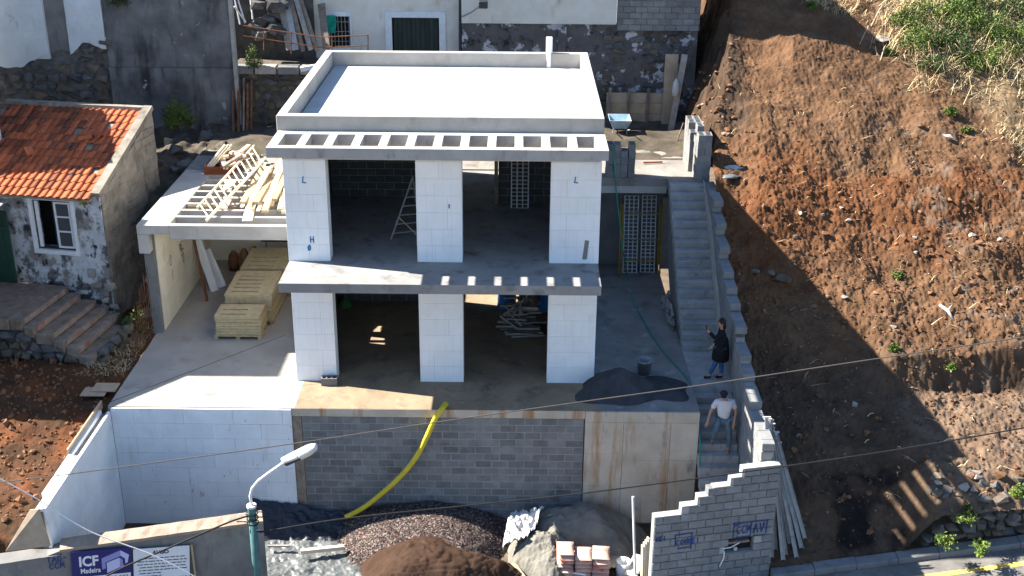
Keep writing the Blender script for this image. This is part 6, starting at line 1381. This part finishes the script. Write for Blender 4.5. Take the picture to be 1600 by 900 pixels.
for k, (u, v, s_, lab) in enumerate(WD):
    p = onhill(u, v); shrub('weed', lab, p, s_, s_*.9, 420, 'leaf', .08, 300 + k, cat='weed', stems=4, group='weeds on the hillside')
n = 1500; c_ = [onhill(u, v + 12) for u, v, *_ in SH]; ci = rr.randint(0, len(c_), n)
P = np.array([list(c) for c in c_])[ci] + rr.normal(size=(n, 3))*np.array([.7, .6, 0]); P[:, 2] = hill(P[:, 0], P[:, 1])
blades('tall_dry_grass', P, rr.uniform(.6, 1.3, n), rr.uniform(.007, .014, n), 'straw', 15, .9, 1.0)
# bleached branch
p, q = onhill(1468, 478), onhill(1490, 503); mb = MB(); mid = p.lerp(q, .55) + Vector((0, 0, .12)); mb.tube([p + Vector((0, 0, .03)), mid, q + Vector((0, 0, .03))], [.035, .05, .02], 7); mb.tube([mid, mid + Vector((.12, .1, .12))], [.03, .01], 6)
mb.build('bleached_branch', M['white_sack'], smooth=True, label='short bleached white branch on the brown bank', cat='branch')
for k in range(9):
    u, v = r.uniform(1340, 1560), r.uniform(640, 790); p = onhill(u, v); d = Vector((r.uniform(-1, 1), r.uniform(-.3, .3), .2))*r.uniform(.15, .35)
    MB().tube([p + Vector((0, 0, .02)), p + d*.5 + Vector((0, 0, .06)), p + d + Vector((0, 0, .02))], .012, 5).build('dry_twig', M['straw'], label='dry straw coloured twig on the shaded lower slope', cat='twig', group='twigs on the lower slope')
# rubble retaining wall above the kerb
rbw = T('rubble_road_wall', 'low rubble stone wall above the kerb at the right edge', 'wall', (13, -3, -2.5))
a, b = Vector((11.5, yroad(11.5) + .42, 0)), Vector((17, yroad(17) + .42, 0)); e_ = (b - a).normalized(); nn_ = Vector((e_.y, -e_.x, 0))
stones(rbw, a, e_, nn_, (b-a).length, -2.65, -1.2, .27, .3, ('rock', 'rock_brown', 'rock'), 71, bottom=lambda s: zroad(11.5 + s) + .1, top=lambda s: min(-1.45, -2.35 + s*.75))
for k in range(24):
    u, v = r.uniform(1450, 1600), r.uniform(735, 775); p = onhill(u, v); s_ = r.uniform(.15, .3); piece('stone', rockmesh(r.randrange(9), ('rock_brown', 'rock', 'soilrock', 'rock_pale')[k % 4]), None, rbw, Matrix.Translation(p) @ Matrix.Rotation(r.uniform(0, 6), 4, 'Z') @ Matrix.Diagonal((s_*1.2, s_, s_*.8, 1)))
# rubble on the yard floor and left bank
n = 1500; X = rr.uniform(-7.9, 6, n); Y = rr.uniform(-4.5, -1.6, n); s_ = rr.gamma(2, .012, n) + .008
pebbles('yard_rubble', np.stack([X, Y, yardz(X, Y) + s_*.3], 1), s_, M['rock_brown'])
n = 1800; X = rr.uniform(-13, -8.35, n); Y = rr.uniform(-5.4, 3, n); s_ = rr.gamma(2, .014, n) + .008
pebbles('bank_rubble', np.stack([X, Y, bank(X, Y) + s_*.3], 1), s_, M['soilrock'])
for k, (u, v, w_, lab) in enumerate([(148, 613, .5, 'pale board on the soil beside the deck corner'), (165, 606, .45, 'second pale board overlapping at the deck corner')]):
    p = PZ(u, v, -.05 + .04*k); MB().cbox(p.x - .3, p.x + .3, p.y - .22, p.y + .22, p.z, p.z + .03, c=.004).build('soil_board', M['ply'], label=lab, cat='board')
blob('paper_scrap', PZ(50, 551, .02), (.16, .06, .05), 'white_sack', 'white paper scrap on the stones below the cottage steps', 'paper', 8)
shrub('corner_bush', 'dark leafy growth in the lower left corner beside the plywood', (-9.4, -6.4, -2.3), .6, .9, 1800, 'leaf_dark', .1, 401)
n = 700; X = rr.uniform(-9.4, -8.3, n); Y = rr.uniform(.5, 3.6, n)
blades('bank_grass', np.stack([X, Y, bank(X, Y)], 1), rr.uniform(.1, .35, n), rr.uniform(.004, .008, n), 'straw', 9, .7, .6)

# ================================================================ PEOPLE
def skinmesh(name, nodes, edges, m, parent, sub=2, root=0, shell=False):
    keys = list(nodes); ix = {k: i for i, k in enumerate(keys)}
    me = bpy.data.meshes.new(name); me.from_pydata([nodes[k][0] for k in keys], [(ix[a], ix[b]) for a, b in edges], [])
    o = bpy.data.objects.new(name, me); COL.objects.link(o)
    md = o.modifiers.new('skin', 'SKIN'); md.use_smooth_shade = True
    for i, k in enumerate(keys):
        q = nodes[k][1]; sv = me.skin_vertices[0].data[i]; sv.radius = q if isinstance(q, tuple) else (q, q); sv.use_root = (i == root)
    sb = o.modifiers.new('sub', 'SUBSURF'); sb.levels = sub; sb.render_levels = sub
    dg = bpy.context.evaluated_depsgraph_get(); nm = bpy.data.meshes.new_from_object(o.evaluated_get(dg))
    bpy.data.objects.remove(o); nm.materials.clear(); nm.materials.append(M[m]); nm.name = name
    nm.transform(INV[parent.name]); nm.polygons.foreach_set('use_smooth', [True]*len(nm.polygons))
    return addobj(name, nm, None, parent)
def ell(name, c, rx, ry, rz, m, parent, rot=None, cutz=None, n=14):
    bm = bmesh.new(); bmesh.ops.create_uvsphere(bm, u_segments=n, v_segments=n-4, radius=1)
    if cutz is not None:
        for v in bm.verts: v.co.z = max(v.co.z, cutz)
    mt = Matrix.Translation(c) @ (rot or Matrix.Identity(4)) @ Matrix.Diagonal((rx, ry, rz, 1)); bm.transform(INV[parent.name] @ mt)
    me = bpy.data.meshes.new(name); bm.to_mesh(me); bm.free(); me.materials.append(M[m]); me.polygons.foreach_set('use_smooth', [True]*len(me.polygons))
    return addobj(name, me, None, parent)
def V3(*a): return Vector(a)
def hand(N, E, key, wrist, dirv, side, curl):
    """palm with five fingers grown from the wrist vertex 'key'"""
    dirv = Vector(dirv).normalized(); side = Vector(side).normalized(); cv = Vector(curl).normalized()
    palm = Vector(wrist) + dirv*.06; N[key + 'p'] = (palm, (.022, .03)); E.append((key, key + 'p'))
    for j, (off, L_) in enumerate([(-.03, .055), (-.01, .07), (.01, .066), (.03, .05)]):
        a = palm + side*off + dirv*.035; b = a + dirv*L_*.55 + cv*L_*.2; c = b + dirv*L_*.25 + cv*L_*.45
        for nm_, p, rad in (('a', a, .010), ('b', b, .009), ('c', c, .007)): N[key + str(j) + nm_] = (p, rad)
        E += [(key + 'p', key + str(j) + 'a'), (key + str(j) + 'a', key + str(j) + 'b'), (key + str(j) + 'b', key + str(j) + 'c')]
    a = Vector(wrist) + dirv*.03 + side*-.035; b = a + dirv*.035 - side*.02 + cv*.02
    N[key + 't1'] = (a, .011); N[key + 't2'] = (b, .009); E += [(key, key + 't1'), (key + 't1', key + 't2')]
def person(name, label, J, base, cloth, sole, facing, coat=False):
    t = T(name, label, 'person', base); N = {}; E = []
    J = {k: Vector(v) for k, v in J.items()}
    f = Vector(facing).normalized(); sd = f.cross(Vector((0, 0, 1))).normalized()
    N['pel'] = (J['pel'], (.13, .10)); N['wst'] = (J['pel'].lerp(J['chest'], .45), (.115, .09)); N['chest'] = (J['chest'], (.145, .10)); N['nb'] = (J['neck'], .052)
    N['nk'] = (J['neck'].lerp(J['head'], .45), .05); N['jaw'] = (J['head'] + f*.02 - Vector((0, 0, .055)), .066); N['skull'] = (J['head'] + Vector((0, 0, .03)), (.078, .088)); N['top'] = (J['head'] + Vector((0, 0, .085)), .055)
    E += [('pel', 'wst'), ('wst', 'chest'), ('chest', 'nb'), ('nb', 'nk'), ('nk', 'jaw'), ('jaw', 'skull'), ('skull', 'top')]
    for s in 'lr':
        N['sh' + s] = (J['sh' + s], .055); N['el' + s] = (J['el' + s], .04); N['wr' + s] = (J['wr' + s], .026)
        E += [('chest', 'sh' + s), ('sh' + s, 'el' + s), ('el' + s, 'wr' + s)]
        N['hp' + s] = (J['hp' + s], .085); N['kn' + s] = (J['kn' + s], .056); N['an' + s] = (J['an' + s], .036); N['toe' + s] = (J['an' + s] + f*.14 - Vector((0, 0, .05)), .028)
        E += [('pel', 'hp' + s), ('hp' + s, 'kn' + s), ('kn' + s, 'an' + s), ('an' + s, 'toe' + s)]
        hd = (J['wr' + s] - J['el' + s]).normalized(); hand(N, E, 'wr' + s, J['wr' + s], hd, hd.cross(Vector((0, 0, 1)) if abs(hd.z) < .8 else f), f)
    skinmesh('body', N, E, 'skin', t)
    H_ = J['head']; face = H_ + f*.085
    ell('nose', H_ + f*.098 - V3(0, 0, .005), .014, .014, .022, 'skin', t, n=8)
    for s in (-1, 1):
        ell('eye', H_ + f*.082 + sd*.03*s + V3(0, 0, .022), .011, .011, .009, 'hair', t, n=8); ell('ear', H_ + sd*.083*s + V3(0, 0, .005), .012, .02, .03, 'skin', t, n=8)
    ell('mouth', H_ + f*.084 - V3(0, 0, .045), .02, .012, .006, 'redbox', t, n=8)
    # trousers
    N2 = {'pel': (J['pel'] - V3(0, 0, .02), (.15, .115))}; E2 = []
    for s in 'lr':
        N2['hp' + s] = (J['hp' + s], .105); N2['kn' + s] = (J['kn' + s], .074); N2['an' + s] = (J['an' + s] + V3(0, 0, .03), .052); E2 += [('pel', 'hp' + s), ('hp' + s, 'kn' + s), ('kn' + s, 'an' + s)]
    skinmesh('trousers', N2, E2, cloth['legs'], t)
    for s in 'lr':
        a = J['an' + s] - V3(0, 0, .03); skinmesh('shoe', {'h': (a - f*.04, .042), 'm': (a + f*.06, (.046, .036)), 't': (a + f*.16 - V3(0, 0, .012), (.042, .026))}, [('h', 'm'), ('m', 't')], cloth['shoe'], t)
    # top
    k = 1.0
    N3 = {'c': (J['chest'], (.185, .13)), 'w': (J['pel'].lerp(J['chest'], .45), (.165, .13)), 'h': (J['pel'] - V3(0, 0, .04), (.175, .14)), 'nb': (J['neck'] - V3(0, 0, .03), (.08, .07))}; E3 = [('c', 'w'), ('w', 'h'), ('c', 'nb')]
    if coat: N3['h2'] = (J['pel'] - V3(0, 0, .2) - f*.02, (.215, .19)); N3['h3'] = (J['pel'] - V3(0, 0, .36) - f*.04, (.215, .19)); E3 += [('h', 'h2'), ('h2', 'h3')]; N3['h'] = (J['pel'] - V3(0, 0, .04), (.205, .18))
    for s in 'lr':
        N3['sh' + s] = (J['sh' + s], .078); E3.append(('c', 'sh' + s))
        if coat: N3['el' + s] = (J['el' + s], .062); N3['wr' + s] = (J['el' + s].lerp(J['wr' + s], .9), .046); E3 += [('sh' + s, 'el' + s), ('el' + s, 'wr' + s)]
        else: N3['el' + s] = (J['sh' + s].lerp(J['el' + s], .72), .07); E3 += [('sh' + s, 'el' + s)]
    skinmesh('coat' if coat else 'shirt', N3, E3, cloth['top'], t)
    return t, H_, f, sd
# woman on the landing, photographing
X0, Y0 = 6.86, .40
J = dict(pel=(X0 + .10, Y0, .86), chest=(X0 + .12, Y0, 1.23), neck=(X0 + .10, Y0, 1.39), head=(X0 + .06, Y0 - .01, 1.52),
         shl=(X0 + .06, Y0 - .17, 1.32), ell=(X0 - .10, Y0 - .22, 1.20), wrl=(X0 - .27, Y0 - .16, 1.37), shr=(X0 + .14, Y0 + .17, 1.32), elr=(X0 + .06, Y0 + .13, 1.05), wrr=(X0 - .10, Y0 - .02, .93),
         hpl=(X0 + .07, Y0 - .09, .82), knl=(X0 - .02, Y0 - .08, .46), anl=(X0 - .14, Y0 - .06, .085), hpr=(X0 + .13, Y0 + .09, .82), knr=(X0 + .15, Y0 + .03, .46), anr=(X0 + .16, Y0 - .03, .085))
wm, H_, f, sd = person('person', 'woman in black coat and blue jeans holding up a phone on the landing', J, (X0, Y0, 0), dict(legs='jeans', top='black_cloth', shoe='shoe'), 0, (-1, -.25, 0), coat=True)
MB().lathe(V3(X0 + .11, Y0, .52), [(.0, 0), (.215, .0), (.225, .08), (.205, .3), (.17, .52), (.15, .6), (0, .6)], 16).build('coat_tail', M['black_cloth'], wm, smooth=True)
ell('hair', H_ + V3(.025, .015, .035), .098, .10, .112, 'hair', wm); ell('hair', H_ + V3(.07, .03, -.09), .065, .085, .13, 'hair', wm)
a = V3(X0 - .33, Y0 - .16, 1.46); MB().cbox(a.x - .012, a.x + .012, a.y - .075, a.y + .075, a.z - .05, a.z + .05, c=.006).build('mobile_phone', M['dark_metal'], label='black mobile phone held up by the woman on the landing', cat='phone')
# man coming down the steps
X0, Y0, Z0 = 6.80, -1.42, -1.12
J = dict(pel=(X0 + .03, Y0 + .05, Z0 + .93), chest=(X0 + .02, Y0 + .02, Z0 + 1.30), neck=(X0, Y0, Z0 + 1.46), head=(X0 - .03, Y0 - .05, Z0 + 1.58),
         shl=(X0 + .22, Y0 + .03, Z0 + 1.38), ell=(X0 + .31, Y0 + .02, Z0 + 1.10), wrl=(X0 + .26, Y0 - .10, Z0 + .88), shr=(X0 - .18, Y0 + .02, Z0 + 1.38), elr=(X0 - .30, Y0 + .02, Z0 + 1.12), wrr=(X0 - .38, Y0 - .10, Z0 + .92),
         hpl=(X0 + .12, Y0 + .04, Z0 + .88), knl=(X0 + .19, Y0 - .05, Z0 + .48), anl=(X0 + .2, Y0 + .02, Z0 + .085), hpr=(X0 - .07, Y0 + .04, Z0 + .88), knr=(X0 - .17, Y0 - .10, Z0 + .60), anr=(X0 - .2, Y0 + .08, Z0 + .272))
mn, H_, f, sd = person('person', 'man in pale polo shirt, jeans and dark cap walking down the steps', J, (X0, Y0, Z0), dict(legs='jeans_grey', top='polo', shoe='boot'), 0, (-.25, -1, 0))
ell('cap', H_ + V3(0, .01, .045), .098, .108, .085, 'navy', mn, cutz=-.15); ell('cap_brim', H_ + f*.12 + V3(0, 0, .035), .075, .085, .012, 'navy', mn, n=10); ell('hair', H_ + V3(0, .045, .0), .086, .07, .06, 'hair', mn)
bpy.context.view_layer.update()
